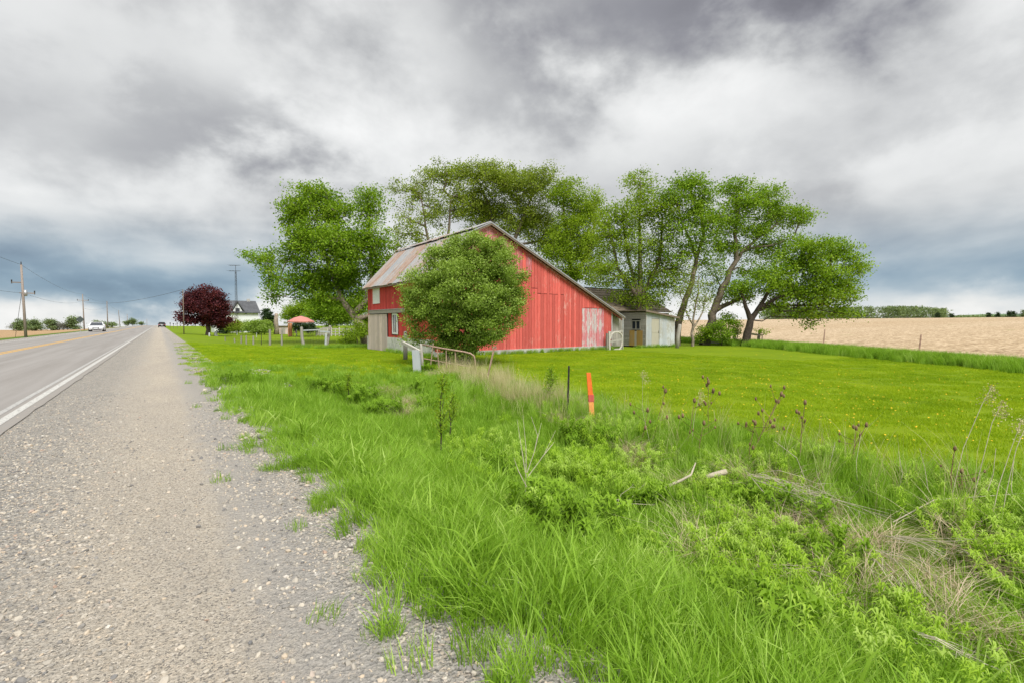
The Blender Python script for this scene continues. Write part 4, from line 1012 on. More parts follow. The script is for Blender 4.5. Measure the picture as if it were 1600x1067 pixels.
# ------------------------------------------------------------------ cars
def car(name, label, loc, rz, paint_, L=4.7, Wd=1.85, H=1.48, suv=False, front=True):
    root = empty(name, (0, 0, 0), label, 'car')
    # stations along the length, +y is the front: (y, half width, bottom, belt)
    st = [(-.5, .40, .45, .62), (-.485, .46, .30, .92), (-.42, .485, .20, .98), (-.2, .5, .18, 1.0), (0, .5, .18, .98), (.2, .5, .18, .95), (.33, .49, .19, .88), (.44, .46, .22, .78), (.49, .40, .30, .66), (.5, .34, .42, .58)]
    if suv: st = [(y, w, b + .04, z * 1.12) for y, w, b, z in st]
    b = MB(); vs = []
    for (y, w, lo, hi) in st:
        w *= Wd
        for (fx, z) in ((-.92, lo), (-1, lo + .12), (-1.0, (lo + hi) / 2), (-.95, hi - .05), (-.8, hi), (.8, hi), (.95, hi - .05), (1.0, (lo + hi) / 2), (1, lo + .12), (.92, lo)):
            vs.append((fx * w, y * L, z))
    F = [tuple(range(10)), tuple(range(len(vs) - 1, len(vs) - 11, -1))]
    for i in range(len(st) - 1):
        for k in range(10): F.append((i * 10 + k, (i + 1) * 10 + k, (i + 1) * 10 + (k + 1) % 10, i * 10 + (k + 1) % 10))
    b.add(vs, F); b.build('body', paint_, root, True)
    belt = .96 * (1.12 if suv else 1); top = H
    ys_ = (-.36, -.22, .08, .27) if not suv else (-.47, -.40, .10, .28)
    wb, wt_ = Wd * .45, Wd * .36
    B = [(-wb, ys_[0] * L, belt), (wb, ys_[0] * L, belt), (wb, ys_[3] * L, belt - .03), (-wb, ys_[3] * L, belt - .03)]
    T_ = [(-wt_, ys_[1] * L, top - .05), (wt_, ys_[1] * L, top - .05), (wt_, ys_[2] * L, top - .05), (-wt_, ys_[2] * L, top - .05)]
    MB().hexa([Vector(p) for p in B + T_]).build('windows', M['tyre'] if suv else M['glass'], root)
    e = .02
    MB().hexa([(-wt_ - e, ys_[1] * L - .05, top - .055), (wt_ + e, ys_[1] * L - .05, top - .055), (wt_ + e, ys_[2] * L + .05, top - .055), (-wt_ - e, ys_[2] * L + .05, top - .055), (-wt_ * .9, ys_[1] * L + .1, top), (wt_ * .9, ys_[1] * L + .1, top), (wt_ * .9, ys_[2] * L - .1, top), (-wt_ * .9, ys_[2] * L - .1, top)]).build('roof', paint_, root)
    for s in (-1, 1):
        for (i0, i1) in ((0, 0), (3, 3)):
            a = Vector(B[i0 if s < 0 else {0: 1, 3: 2}[i0]]); c = Vector(T_[i1 if s < 0 else {0: 1, 3: 2}[i1]])
            MB().bar(a + Vector((s * .01, 0, 0)), c + Vector((s * .01, 0, 0)), .07, .07).build('pillar', paint_, root)
        MB().bar((s * (wb + wt_) / 2 + s * .012, -.06 * L, belt - .02), (s * wt_ + s * .012, -.05 * L, top - .06), .07, .05).build('pillar', paint_, root)
        MB().box((s * (Wd / 2 + .02) - .09, .2 * L, belt - .02), (s * (Wd / 2 + .02) + .09, .2 * L + .12, belt + .13)).build('mirror', paint_, root)
        MB().hexa([(s * Wd * .44 - .17, .478 * L, .62), (s * Wd * .44 + .10, .455 * L, .62), (s * Wd * .44 + .10, .42 * L, .62), (s * Wd * .44 - .17, .44 * L, .62), (s * Wd * .42 - .17, .476 * L, .76), (s * Wd * .42 + .12, .452 * L, .77), (s * Wd * .42 + .12, .42 * L, .77), (s * Wd * .42 - .17, .44 * L, .76)]).build('headlight', M['lamp_glass'], root)
        MB().box((s * Wd * .41 - .14, -.499 * L, .72), (s * Wd * .41 + .14, -.485 * L, .92)).build('tail_light', M['red_lens'], root)
        for yy in (-.29, .31):
            c = Vector((s * Wd * .5, yy * L, .33)); w = MB().tube([c - Vector((s * .2, 0, 0)), c + Vector((s * .015, 0, 0))], .33, 16).build('wheel', M['tyre'], root)
            MB().tube([c + Vector((s * .014, 0, 0)), c + Vector((s * .03, 0, 0))], [.21, .19], 12).build('rim', M['galv'], w)
    MB().box((-.42, .498 * L, .46), (.42, .505 * L, .64)).build('grille', M['dark'], root)
    MB().box((-.62, .47 * L, .26), (.62, .492 * L, .40)).build('air_intake', M['dark'], root)
    MB().box((-.26, -.507 * L, .62), (.26, -.497 * L, .74)).build('number_plate', M['lamp_glass'], root)
    MB().box((-.24, .505 * L, .42), (.24, .512 * L, .53)).build('number_plate', M['lamp_glass'], root)
    root.location = loc; root.rotation_euler.z = rz
    return root
wc = at(136.5, 516.5, 77)
car('white_car', 'white sedan on the far lane facing the camera', (-8.0, wc.y, .012), pi, M['car_white'])
bc = at(253, 510, 150)
print('cars', wc, bc)
car('black_car', 'black car parked on the gravel shoulder far down the road', (bc.x, bc.y, 0), 0, M['car_black'], 4.6, 1.85, 1.6, True)
for q, (u, hgt, lb) in enumerate(((266, 1.2, 'dark mailbox nearest to the black car'), (271, 1.1, 'dark mailbox in the middle of the roadside row'), (277, 1.3, 'dark mailbox at the right end of the roadside row'))):
    p = at(u, 509, 120 + q * 3); g_ = float(gz(p.x, p.y)); mb_ = empty('mailbox', (p.x, p.y, g_), lb, 'mailbox', 'mailboxes by the far driveway')
    MB().tube([(p.x, p.y, g_ - .1), (p.x, p.y, g_ + hgt)], .05, 5).build('post', M['brown_wood'], mb_)
    MB().tube([(p.x, p.y - .28, g_ + hgt + .13), (p.x, p.y + .28, g_ + hgt + .13)], .16, 8).build('box', M['sign_back'], mb_)

# ------------------------------------------------------------------ trees
tree('maple_tree', 'big leafy tree with a leaning pale trunk left of the barn', 'tree',
     [[(574, 532, .52), (566, 512, .42), (552, 492, .36), (536, 470, .28), (522, 440, .22), (508, 395, .14), (495, 345, .08)],
      [(552, 492, .3, 'join'), (572, 470, .22), (582, 430, .16), (575, 370, .1), (577, 330, .06)], [(536, 470, .2, 'join'), (500, 462, .15), (462, 448, .11), (425, 428, .06)], [(560, 500, .2, 'join'), (590, 488, .16), (605, 470, .1)]],
     [(487, 315, 42, 30), (458, 335, 26, 28), (520, 335, 34, 34), (579, 318, 28, 30, .8), (480, 375, 38, 36, 1.2), (530, 390, 45, 42, 1.2), (575, 380, 36, 36, .9), (595, 420, 25, 30, .9), (425, 408, 42, 22, .42), (402, 402, 24, 12, .5),
      (440, 442, 34, 20, .5), (425, 462, 22, 12, .45), (485, 440, 38, 34, 1.1), (540, 440, 45, 34, 1.3), (505, 470, 30, 20, .7), (560, 470, 22, 22, .6), (455, 400, 20, 20, .5)],
     41, .20, 4.0, 22, .36, 'maple', 'bark_pale', seed=11)
tg = 'tall trees behind the barn'
tree('tall_tree', 'airy tree showing bare branches above the left end of the barn roof', 'tree', [[(690, 530, .4), (685, 470, .32), (678, 420, .26), (668, 370, .18), (660, 320, .1)], [(678, 420, .2, 'join'), (700, 370, .15), (705, 310, .08)]],
     [(648, 300, 36, 24, .55), (690, 275, 40, 22, .75), (640, 345, 34, 30, .30), (680, 325, 40, 34, .45), (720, 310, 30, 40, .6), (665, 375, 45, 20, .22), (625, 365, 22, 20, .3), (620, 400, 22, 24, .5)],
     50, .20, 4.0, 16, .36, 'willow', 'bark', tg, seed=12, twigfac=1.5)
tree('tall_tree', 'tall full tree behind the peak of the barn roof', 'tree', [[(780, 530, .5), (778, 450, .4), (775, 390, .3), (765, 330, .2), (750, 290, .1)], [(778, 420, .25, 'join'), (810, 360, .2), (830, 310, .1)]],
     [(735, 268, 36, 18, .9), (775, 280, 40, 30), (745, 320, 40, 36, .9), (805, 290, 36, 32), (845, 290, 38, 30, .9), (790, 340, 45, 32, .9), (835, 345, 42, 36), (760, 355, 36, 24, .7), (860, 385, 34, 30)],
     52, .20, 4.0, 18, .38, 'willow', 'bark', tg, seed=13)
tree('tall_tree', 'broad tree behind the middle of the barn roof slope', 'tree', [[(905, 530, .4), (900, 460, .32), (890, 400, .24), (880, 340, .14)], [(900, 440, .2, 'join'), (925, 380, .14), (930, 330, .07)]],
     [(885, 305, 30, 30, .9), (900, 345, 36, 34), (880, 385, 38, 34), (920, 330, 30, 34, .8), (915, 385, 34, 30), (895, 425, 42, 26, .9), (935, 420, 26, 30, .5)],
     50, .20, 4.0, 18, .37, 'elder', 'bark', tg, seed=14)
tree('tall_tree', 'slender many stemmed tree rising over the brown shed roof', 'tree', [[(1000, 530, .3), (1000, 470, .24), (1000, 400, .18), (1000, 330, .1), (1000, 280, .04)], [(1000, 480, .18, 'join'), (965, 420, .12), (950, 350, .07)], [(1000, 480, .18, 'join'), (1030, 410, .13), (1035, 340, .07)], [(1000, 460, .14, 'join'), (980, 400, .1), (972, 330, .05)]],
     [(1000, 290, 28, 28, .8), (1000, 330, 36, 30, .8), (965, 340, 34, 34, .7), (1030, 330, 30, 36, .8), (945, 370, 30, 38, .7), (985, 385, 40, 36, .8), (1030, 395, 34, 36, .85), (1055, 420, 24, 30, .8), (950, 425, 34, 28, .8), (1000, 440, 38, 26, 1.0), (1040, 445, 26, 26, .7), (980, 465, 38, 14, 1.0), (1020, 472, 30, 12, .9)],
     39, .17, 4.2, 17, .33, 'elder', 'bark', tg, seed=15)
rg_ = 'leaning trees right of the sheds'
tree('leaning_tree', 'tall tree whose bare trunk curves up from behind the small shed', 'tree', [[(1057, 535, .32), (1060, 505, .30), (1068, 480, .28), (1082, 440, .24), (1088, 405, .2), (1080, 378, .15), (1065, 350, .08)], [(1087, 405, .16, 'join'), (1100, 370, .12), (1092, 320, .06)]],
     [(1075, 288, 30, 20, 1.1), (1098, 298, 24, 24, 1.0), (1055, 310, 28, 28, .8), (1085, 335, 38, 28, .9), (1055, 355, 28, 28, .6), (1110, 345, 30, 28, .9), (1095, 380, 36, 20, .7), (1060, 395, 24, 24, .6), (1105, 410, 24, 20, .5)],
     38, .17, 4.2, 18, .32, 'maple', 'bark', rg_, seed=16)
tree('leaning_tree', 'tall tree with a stout dark trunk leaning right in the middle of the right group', 'tree', [[(1100, 537, .44), (1110, 510, .38), (1116, 485, .34), (1128, 450, .3), (1146, 415, .26), (1160, 392, .2), (1185, 372, .13), (1215, 350, .08)], [(1150, 410, .2, 'join'), (1150, 380, .15), (1150, 330, .08)], [(1116, 487, .2, 'join'), (1150, 470, .14), (1180, 462, .07)], [(1160, 392, .12, 'join'), (1200, 385, .08), (1240, 372, .05)]],
     [(1150, 292, 32, 16, 1.1), (1165, 320, 40, 26, 1.1), (1140, 350, 32, 26, .8), (1200, 305, 28, 20, 1.0), (1215, 335, 38, 24, 1.1), (1252, 342, 26, 20, 1.0), (1190, 362, 42, 20, .9), (1240, 375, 26, 14, .7), (1128, 385, 32, 24, .8), (1175, 392, 30, 18, .6), (1140, 455, 36, 20, .7), (1170, 425, 30, 20, .7), (1215, 395, 30, 18, .8), (1115, 430, 22, 20, .5)],
     39, .17, 4.4, 19, .32, 'maple', 'bark', rg_, seed=17)
tree('young_tree', 'thin many stemmed young tree between the shed and the stout leaning trunk', 'tree', [[(1082, 538, .12), (1083, 512, .11), (1078, 500, .07), (1068, 480, .05), (1062, 455, .03)], [(1083, 512, .08, 'join'), (1088, 470, .06), (1092, 430, .03)], [(1083, 512, .07, 'join'), (1098, 488, .05), (1104, 460, .03)]],
     [(1085, 440, 26, 28, .55), (1065, 465, 20, 20, .5), (1102, 470, 18, 20, .6), (1085, 480, 24, 16, .35), (1060, 495, 14, 8, .3)], 37, .13, 5, 13, .28, 'willow', 'bark_pale', seed=18)
tree('spreading_tree', 'low wide spreading tree with a short dark trunk at the right end of the group', 'tree', [[(1166, 541, .34), (1168, 520, .32), (1173, 500, .28), (1185, 482, .2), (1215, 465, .15), (1260, 450, .1), (1300, 430, .06)], [(1173, 500, .2, 'join'), (1165, 480, .15), (1158, 455, .08)], [(1185, 482, .14, 'join'), (1230, 478, .1), (1290, 475, .05)], [(1185, 482, .15, 'join'), (1210, 440, .12), (1250, 405, .06)]],
     [(1270, 385, 36, 16, 1.2), (1310, 392, 32, 20, 1.2), (1335, 415, 20, 22, 1.0), (1240, 410, 36, 22, 1.1), (1285, 425, 44, 26, 1.2), (1205, 435, 34, 26, 1.1), (1160, 455, 26, 22, .8), (1235, 455, 44, 24, 1.3), (1290, 460, 44, 24, 1.2), (1325, 455, 24, 22, .9), (1210, 480, 26, 14, .6), (1255, 487, 34, 12, .9), (1310, 485, 28, 12, .8), (1330, 492, 14, 8, .7), (1270, 503, 16, 8, .6)],
     37, .17, 4.6, 20, .31, 'maple', 'bark_dark', seed=19)
sg_ = 'shrubs under the trees'
def shrub(label, u, v, ru, rv, d, mat='maple', leaf=.13, k=7, per=22, sig=.22, seed=5, name='shrub', group=None, extra=(), cat='shrub', v0=None):
    vb = v0 if v0 else v + rv
    return tree(name, label, cat, [[(u, vb, .05), (u + 1, (vb + v) / 2, .04), (u, v, .03)], [(u, (vb + v) / 2, .03, 'join'), (u - ru * .5, v, .015)], [(u, (vb + v) / 2, .03, 'join'), (u + ru * .5, v, .015)]],
                [(u, v, ru, rv)] + list(extra), d, leaf, k, per, sig, mat, 'bark', group, seed=seed, tipr=.006, part='foliage')
shrub('dark green shrub at the foot of the stout leaning tree', 1128, 515, 22, 20, 38, 'weed_dark' if False else 'maple', seed=21, group=sg_, extra=((1138, 500, 14, 14, .8), (1112, 522, 12, 12)))
shrub('loose green shrub left of the stout trunk', 1098, 522, 14, 14, 38, 'elder', seed=22, group=sg_)
shrub('small bush between the stout trunk and the low spreading tree', 1152, 515, 12, 16, 39, 'elder', seed=23, group=sg_, k=4)
shrub('straggly little bush at the post right of the low spreading tree', 1190, 520, 12, 8, 37, 'elder', seed=24, group=sg_, k=3)
shrub('green bush at the foot of the leaning trunk left of the barn', 558, 515, 22, 18, 40, 'elder', seed=25, group=sg_, extra=((545, 530, 16, 8),))
# the big bush at the barn corner
db = 20.3
bush = tree('lilac_bush', 'huge rounded green bush covering the corner of the red barn', 'bush',
            [[(715, 560, .09), (712, 530, .08), (700, 480, .06), (690, 430, .04)], [(722, 560, .09), (728, 520, .08), (735, 450, .06), (735, 400, .03)], [(730, 560, .08), (745, 510, .07), (775, 460, .05), (790, 430, .03)], [(705, 560, .07), (690, 520, .05), (660, 480, .03)]],
            [(735, 402, 52, 38, 1.0, 0), (684, 392, 16, 14, .8, .1), (780, 385, 18, 14, .8, .1), (640, 462, 16, 18, .7, 0), (812, 435, 14, 18, .6, 0), (650, 525, 20, 14, .7, 0), (775, 528, 22, 14, .7, 0), (720, 548, 30, 10, .8, -.2), (700, 425, 48, 40, 1, .3), (775, 420, 42, 40, 1, 0), (672, 450, 44, 42, 1, 0), (725, 455, 62, 50, 1.2, -.6), (785, 460, 40, 42, 1, .2), (655, 485, 30, 30, .8, .1), (690, 500, 46, 38, 1.1, -.2), (745, 500, 52, 38, 1.2, -.4), (790, 490, 30, 26, .7, .2),
             (700, 530, 36, 22, .9, 0), (740, 533, 34, 18, .9, 0), (735, 378, 30, 16, .8, 0), (808, 470, 14, 26, .5, .2)],
            db, .088, 11, 44, .16, 'lilac', 'bark', seed=31, tipr=.006, part='foliage')
# purple maple and yard plants
tree('purple_maple', 'round dark purple leaved tree in the verge before the farmhouse', 'tree', [[(326, 527, .3), (325, 512, .26), (324, 495, .2), (322, 470, .1)]],
     [(314, 461, 22, 11, 1.1), (336, 465, 17, 12, 1.0), (297, 476, 16, 15, 1.0), (346, 482, 15, 13, 1.1), (322, 484, 28, 17, 1.2), (351, 499, 11, 9, 1.0), (294, 497, 14, 9, .9), (324, 501, 28, 9, 1.0), (342, 507, 17, 6, .9), (306, 468, 18, 12, .9), (281, 492, 6, 6, .5), (322, 450, 10, 4, .7)],
     64, .24, 4.2, 24, .32, 'purple', 'bark_dark', seed=41)
yg = 'rounded shrubs before the farmhouse'
shrub('wide rounded green shrub below the farmhouse wall', 403, 511, 24, 10, 74, 'lilac', .2, 11, 26, .3, 42, group=yg)
shrub('pale green shrub right of the purple maple', 369, 511, 15, 9, 76, 'willow', .2, 11, 26, .3, 43, group=yg)
shrub('dark low shrub between the purple maple and the pale shrub', 350, 515, 11, 6, 78, 'cedar', .2, 9, 26, .3, 44, group=yg)
shrub('dark hedge under the pink canopy', 472, 511, 18, 8, 65, 'cedar', .18, 6, 26, .25, 45, name='hedge', cat='hedge', extra=((484, 512, 14, 8),))
tree('cedar_tree', 'dark pointed cedar at the right end of the farmhouse', 'tree', [[(415, 520, .12), (415, 485, .05)]], [(415, 488, 5, 6), (416, 497, 8, 8), (417, 507, 10, 9)], 86, .22, 6, 26, .25, 'cedar', 'bark_dark', seed=46, group='cedars by the farmhouse')
tree('cedar_tree', 'smaller dark cedar just right of the pointed one', 'tree', [[(419, 520, .12), (419, 490, .05)]], [(420, 491, 4, 5), (422, 500, 7, 9)], 85, .22, 6, 26, .25, 'cedar', 'bark_dark', seed=47, group='cedars by the farmhouse')
bg_ = 'light green trees across the farmyard'
tree('yard_tree', 'light green tree behind the pink canopy', 'tree', [[(462, 515, .2), (463, 490, .12), (466, 478, .06)]], [(462, 488, 24, 14), (448, 496, 14, 10, .6), (478, 480, 22, 14, .9)], 84, .26, 3, 20, .42, 'elder', 'bark', bg_, seed=48)
tree('yard_tree', 'bright green drooping tree right of the pink canopy', 'tree', [[(515, 520, .25), (515, 490, .18), (513, 470, .1)]], [(505, 478, 26, 24, 1.2), (530, 485, 24, 24, 1.2), (545, 490, 20, 18, 1.1), (490, 495, 16, 13, .9), (520, 500, 22, 10, .9)], 72, .26, 3.4, 22, .42, 'maple', 'bark', bg_, seed=49)
tree('yard_tree', 'bright green tree close behind the leaning trunk', 'tree', [[(560, 520, .25), (560, 480, .18)]], [(560, 480, 18, 20), (590, 480, 16, 24), (575, 505, 20, 12)], 70, .26, 3.4, 22, .42, 'maple', 'bark', bg_, seed=50)
# far left roadside trees
lt = [(33, 506, 13, 8.5, 'far_leaf', 'round hedge tree left of the nearest pole'), (54.5, 506, 11, 8.5, 'far_leaf', 'round hedge tree right of the nearest pole'), (80, 505, 8.5, 8, 'far_leaf', 'small dense hedge tree in the far left field row'),
      (92, 508, 4, 5.5, 'far_grey', 'thin bare sapling in the far left row'), (99, 508, 4, 5, 'far_grey', 'second thin bare sapling in the far left row'), (106, 508, 4, 5, 'far_grey', 'third thin bare sapling in the far left row'), (115, 503, 7.5, 10, 'far_leaf', 'taller thin tree left of the diamond sign'),
      (160, 506, 10, 4.5, 'far_leaf', 'low dense green bush right of the white car'), (149, 505, 6, 4, 'far_leaf', 'small green bush above the white car roof'), (207, 502, 7, 4, 'far_leaf', 'round far trees beside the road crest'), (197, 504.5, 4, 2.6, 'far_leaf', 'low far bush left of the crest trees'), (221, 505, 3.5, 1.8, 'far_leaf', 'tiny far bush at the road crest'), (176, 506.5, 6, 2.2, 'far_leaf', 'low far hedge bush between the poles'), (22, 508, 6, 6, 'far_grey', 'bare scrubby bush at the left edge of the row')]
for q, (u, v, ru, rv, mt, lb) in enumerate(lt):
    d = 170 if u < 130 else (190 if u < 180 else 290)
    b = at(u, 505, d)
    tree('hedge_tree', lb, 'tree', [[(u, v + rv + 3, .15), (u, v, .08)]], [(u, v, ru * .8, rv * .9, 1 if mt == 'far_leaf' else .45), (u + ru * .2, v + rv * .8, ru * 1.1, rv * .5, 1 if mt == 'far_leaf' else .5), (u - ru * .5, v + rv * .3, ru * .6, rv * .6, .8 if mt == 'far_leaf' else .4)], d, .45 if mt == 'far_leaf' else .3, 1.1, 22, .55, mt, 'bark', 'far roadside trees on the left', seed=60 + q)
# wood beyond the stubble field: one mass
def wood_mass():
    r = np.random.default_rng(77); C = []; m = []
    for q in range(150):
        u = r.uniform(1190, 1480); f = r.random(); d = 470 + f * 60
        top = 482.5 - 2.5 * math.exp(-((u - 1390) / 90.) ** 2) + 3.0 * max(0, (u - 1440) / 40.) + r.normal(0, .8)
        base = at(u, 505, d); g_ = float(gz(base.x, base.y)); h = (at(u, top, d).z); 
        n = 46; cx = r.normal(0, 1, (n, 3)) * np.array([2.6, 2.6, 0]); z = r.uniform(0, 1, n) ** .7
        cz = -2 + (h + 2) * z; w = np.sqrt(np.maximum(.1, 1 - (z - .55) ** 2 * 3))
        C.append(np.stack([base.x + cx[:, 0] * w, base.y + cx[:, 1] * w, cz], 1))
    C = np.concatenate(C); V, F, var = leaf_cloud(C, 7, .8, 1.1, .8, .6, r)
    o = link_mesh('far_wood', np_mesh('far_wood', V, F, M['far_leaf'], False, var), None); tag(o, 'long band of far woodland beyond the stubble field', 'woodland', kind='stuff')
    C2 = C[(C[:, 2] < 8)]; V, F, var = leaf_cloud(C2 - np.array([_F.x * 4, _F.y * 4, 1.0]), 5, .9, .9, .8, 0, r)
    o = link_mesh('far_underwood', np_mesh('far_underwood', V, F, M['far_grey'], False, var), None); tag(o, 'greyish bare trunks and twigs along the foot of the far woodland', 'woodland', kind='stuff')
wood_mass()
for q, (u, v, h, lb) in enumerate(((1465, 498, 9, 'dark far tree at the right end of the woodland'), (1487, 498, 7, 'small dark far tree just past the woodland'), (1545, 498.5, 10, 'pointed dark spruce left of the far spruce pair'), (1559, 498.5, 9.5, 'small dark spruce in the middle of the far row'), (1577, 498.5, 11.5, 'broad dark spruce left of the right far pair'), (1584, 498.5, 11.5, 'broad dark spruce at the right of the far pair'), (1600, 498.5, 14, 'olive far tree at the right edge of the picture'))):
    d = 430; bl = [(u, v - h * f, w * h, h * .16, 1) for f, w in ((.15, .36), (.38, .30), (.6, .22), (.82, .12))]
    tree('spruce_tree', lb, 'tree', [[(u, v + 2, .2), (u, v - h * .9, .06)]], bl, d, .8, .5, 20, .7, 'cedar' if q < 6 else 'far_leaf', 'bark_dark', 'far evergreens at the field edge', seed=90 + q)
def far_row():
    r = np.random.default_rng(5); n = 260; u = r.uniform(1490, 1625, n); d = r.uniform(430, 450, n); C = []
    for a, b in zip(u, d):
        p = at(a, 505, b); C.append((p.x, p.y, float(at(a, 497.5 - r.random() * 3.2, b).z)))
    V, F, var = leaf_cloud(np.array(C), 10, 1.0, 1.0, .7, .6, r)
    tag(link_mesh('far_hedgerow', np_mesh('far_hedgerow', V, F, M['far_leaf'], False, var), None), 'low green hedgerow beyond the right of the stubble field', 'hedgerow', kind='stuff')
far_row()

# ------------------------------------------------------------------ ground cover (instanced tufts)
def blades(n, R, h0, h1, w, lean, seed, wind=(.25, -.1), segs=3):
    r = np.random.default_rng(seed); a = r.random(n) * 2 * pi; rr = R * np.sqrt(r.random(n)); bx = rr * np.cos(a); by = rr * np.sin(a)
    h = r.uniform(h0, h1, n); th = r.random(n) * 2 * pi; ln = lean * r.uniform(.2, 1, n) * h
    dxv = np.cos(th) * ln + wind[0] * h; dyv = np.sin(th) * ln + wind[1] * h; fa = r.random(n) * 2 * pi; wx = np.cos(fa) * w / 2; wy = np.sin(fa) * w / 2
    V = []; lev = np.linspace(0, 1, segs + 1)
    for t in lev[:-1]:
        px = bx + dxv * t ** 1.8; py = by + dyv * t ** 1.8; pz = h * (t - .18 * t ** 3 * np.minimum(2, (ln / h) * 2)); ww = 1 - t * .45
        V.append(np.stack([px - wx * ww, py - wy * ww, pz], 1)); V.append(np.stack([px + wx * ww, py + wy * ww, pz], 1))
    V.append(np.stack([bx + dxv, by + dyv, h * (1 - .18 * np.minimum(2, (ln / h) * 2))], 1))
    per = 2 * segs + 1; V = np.stack(V, 1).reshape(-1, 3); b = np.arange(n) * per; F = []
    for s in range(segs - 1):
        o = 2 * s; F += [np.stack([b + o, b + o + 1, b + o + 3], 1), np.stack([b + o, b + o + 3, b + o + 2], 1)]
    o = 2 * (segs - 1); F.append(np.stack([b + o, b + o + 1, b + o + 2], 1))
    var = r.random(n); return V, np.concatenate(F), np.concatenate([var] * (len(F)))
def weed(seed, nst=8, h=.32, nl=44, L=.10, wd=.0075, spread=.13):
    """leafy stems with narrow drooping leaves"""
    r = np.random.default_rng(seed); V = []; F = []; var = []
    def q(pts, vv):
        b = len(V); V.extend(pts); F.append((b, b + 1, b + 3)); F.append((b + 1, b + 2, b + 3)); var.extend([vv, vv])
    for s in range(nst):
        bx, by = r.normal(0, spread, 2); hh = h * r.uniform(.6, 1.15); tx, ty = r.normal(0, .1, 2)
        for k in range(nl):
            t = (k + .5) / nl; t = t ** .7; p = np.array([bx + tx * t, by + ty * t, hh * t]); a = k * 2.4 + r.random() * .6
            l = L * (1.15 - .5 * t) * r.uniform(.7, 1.2); d = np.array([math.cos(a), math.sin(a), 0]); sd = np.array([-d[1], d[0], 0]) * wd * r.uniform(.7, 1.2)
            e = p + d * l * .45 + np.array([0, 0, l * (.28 + .35 * t)]); tip = p + d * l + np.array([0, 0, l * r.uniform(-.05, .55)])
            vv = .25 + .6 * t + r.uniform(-.2, .2)
            q([p, e - sd, tip, e + sd], vv)
        a = r.random() * pi; sd = np.array([math.cos(a), math.sin(a), 0]) * .003
        q([np.array([bx, by, 0]) - sd, np.array([bx + tx, by + ty, hh]) - sd, np.array([bx + tx, by + ty, hh]) + sd, np.array([bx, by, 0]) + sd], .2)
    return np.array(V), np.array(F), np.array(var)
def proto(name, VF, mat):
    me = np_mesh(name, VF[0], VF[1], mat, False, np.clip(VF[2], 0, 1) if len(VF) > 2 else None)
    return bpy.data.objects.new(name, me)
def scatter(name, xy, protos, scale, label, cat, dz=-.01, tilt=.12, structure=False, seed=1, zsc=None):
    r = np.random.default_rng(seed); n = len(xy)
    V = np.column_stack([xy[:, 0], xy[:, 1], gz(xy[:, 0], xy[:, 1]) + dz])
    me = bpy.data.meshes.new(name); me.vertices.add(n); me.vertices.foreach_set('co', V.astype(np.float32).ravel())
    rot = np.column_stack([r.normal(0, tilt, n), r.normal(0, tilt, n), r.random(n) * 2 * pi])
    a = me.attributes.new('rot', 'FLOAT_VECTOR', 'POINT'); a.data.foreach_set('vector', rot.astype(np.float32).ravel())
    sc = np.broadcast_to(scale, (n,)) * r.uniform(.75, 1.25, n); a = me.attributes.new('scl', 'FLOAT', 'POINT'); a.data.foreach_set('value', sc.astype(np.float32))
    a = me.attributes.new('pick', 'INT', 'POINT'); a.data.foreach_set('value', r.integers(0, len(protos), n).astype(np.int32))
    o = bpy.data.objects.new(name, me); COL.objects.link(o); tag(o, label, cat, kind='stuff')
    pc = bpy.data.collections.new(name + ' sources')
    for p in protos: pc.objects.link(p)
    ng = bpy.data.node_groups.new(name, 'GeometryNodeTree'); ng.interface.new_socket('Geometry', in_out='INPUT', socket_type='NodeSocketGeometry'); ng.interface.new_socket('Geometry', in_out='OUTPUT', socket_type='NodeSocketGeometry')
    gi = ng.nodes.new('NodeGroupInput'); go = ng.nodes.new('NodeGroupOutput'); ip = ng.nodes.new('GeometryNodeInstanceOnPoints'); ci = ng.nodes.new('GeometryNodeCollectionInfo')
    ci.inputs['Collection'].default_value = pc; ci.inputs['Separate Children'].default_value = True; ci.inputs['Reset Children'].default_value = True
    def attr(nm, ty):
        k = ng.nodes.new('GeometryNodeInputNamedAttribute'); k.data_type = ty; k.inputs['Name'].default_value = nm
        return [s for s in k.outputs if s.enabled][0]
    L = ng.links.new
    L(gi.outputs[0], ip.inputs['Points']); L(ci.outputs[0], ip.inputs['Instance']); ip.inputs['Pick Instance'].default_value = True
    L(attr('pick', 'INT'), ip.inputs['Instance Index']); L(attr('rot', 'FLOAT_VECTOR'), ip.inputs['Rotation']); L(attr('scl', 'FLOAT'), ip.inputs['Scale'])
    L(ip.outputs[0], go.inputs[0])
    md = o.modifiers.new('scatter', 'NODES'); md.node_group = ng
    return o
def noise2(xy, s, seed=0):
    """cheap smooth value noise"""
    x = xy[:, 0] * s + seed * 17.3; y = xy[:, 1] * s + seed * 5.1
    return (np.sin(x * 1.7 + 2.1 * np.sin(y * .9)) + np.sin(y * 2.3 + 1.7 * np.sin(x * 1.3 + 1)) + np.sin((x + y) * 3.1 + np.sin(x * 2.9)) * .5) / 2.5
def infront(xy, a0=-54, a1=74):
    cxx = xy[:, 0] * _R.x + xy[:, 1] * _R.y; cz = xy[:, 0] * math.sin(YAW) + xy[:, 1] * math.cos(YAW)
    a = np.degrees(np.arctan2(cxx, cz)); return (a > a0) & (a < a1) & (cz > .3)
def rnd_xy(x0, x1, y0, y1, dens, r=rng):
    n = int((x1 - x0) * (y1 - y0) * dens); return np.column_stack([r.uniform(x0, x1, n), r.uniform(y0, y1, n)])
def edge_x(y): return .86 + .26 * .6 * sst(y, 1.5, 4) * np.sin(y * 1.9) + .11 * np.sin(y * 4.7 + 1) + .08 * np.sin(y * 11.3) + .25 * sst(y, 8, 30)

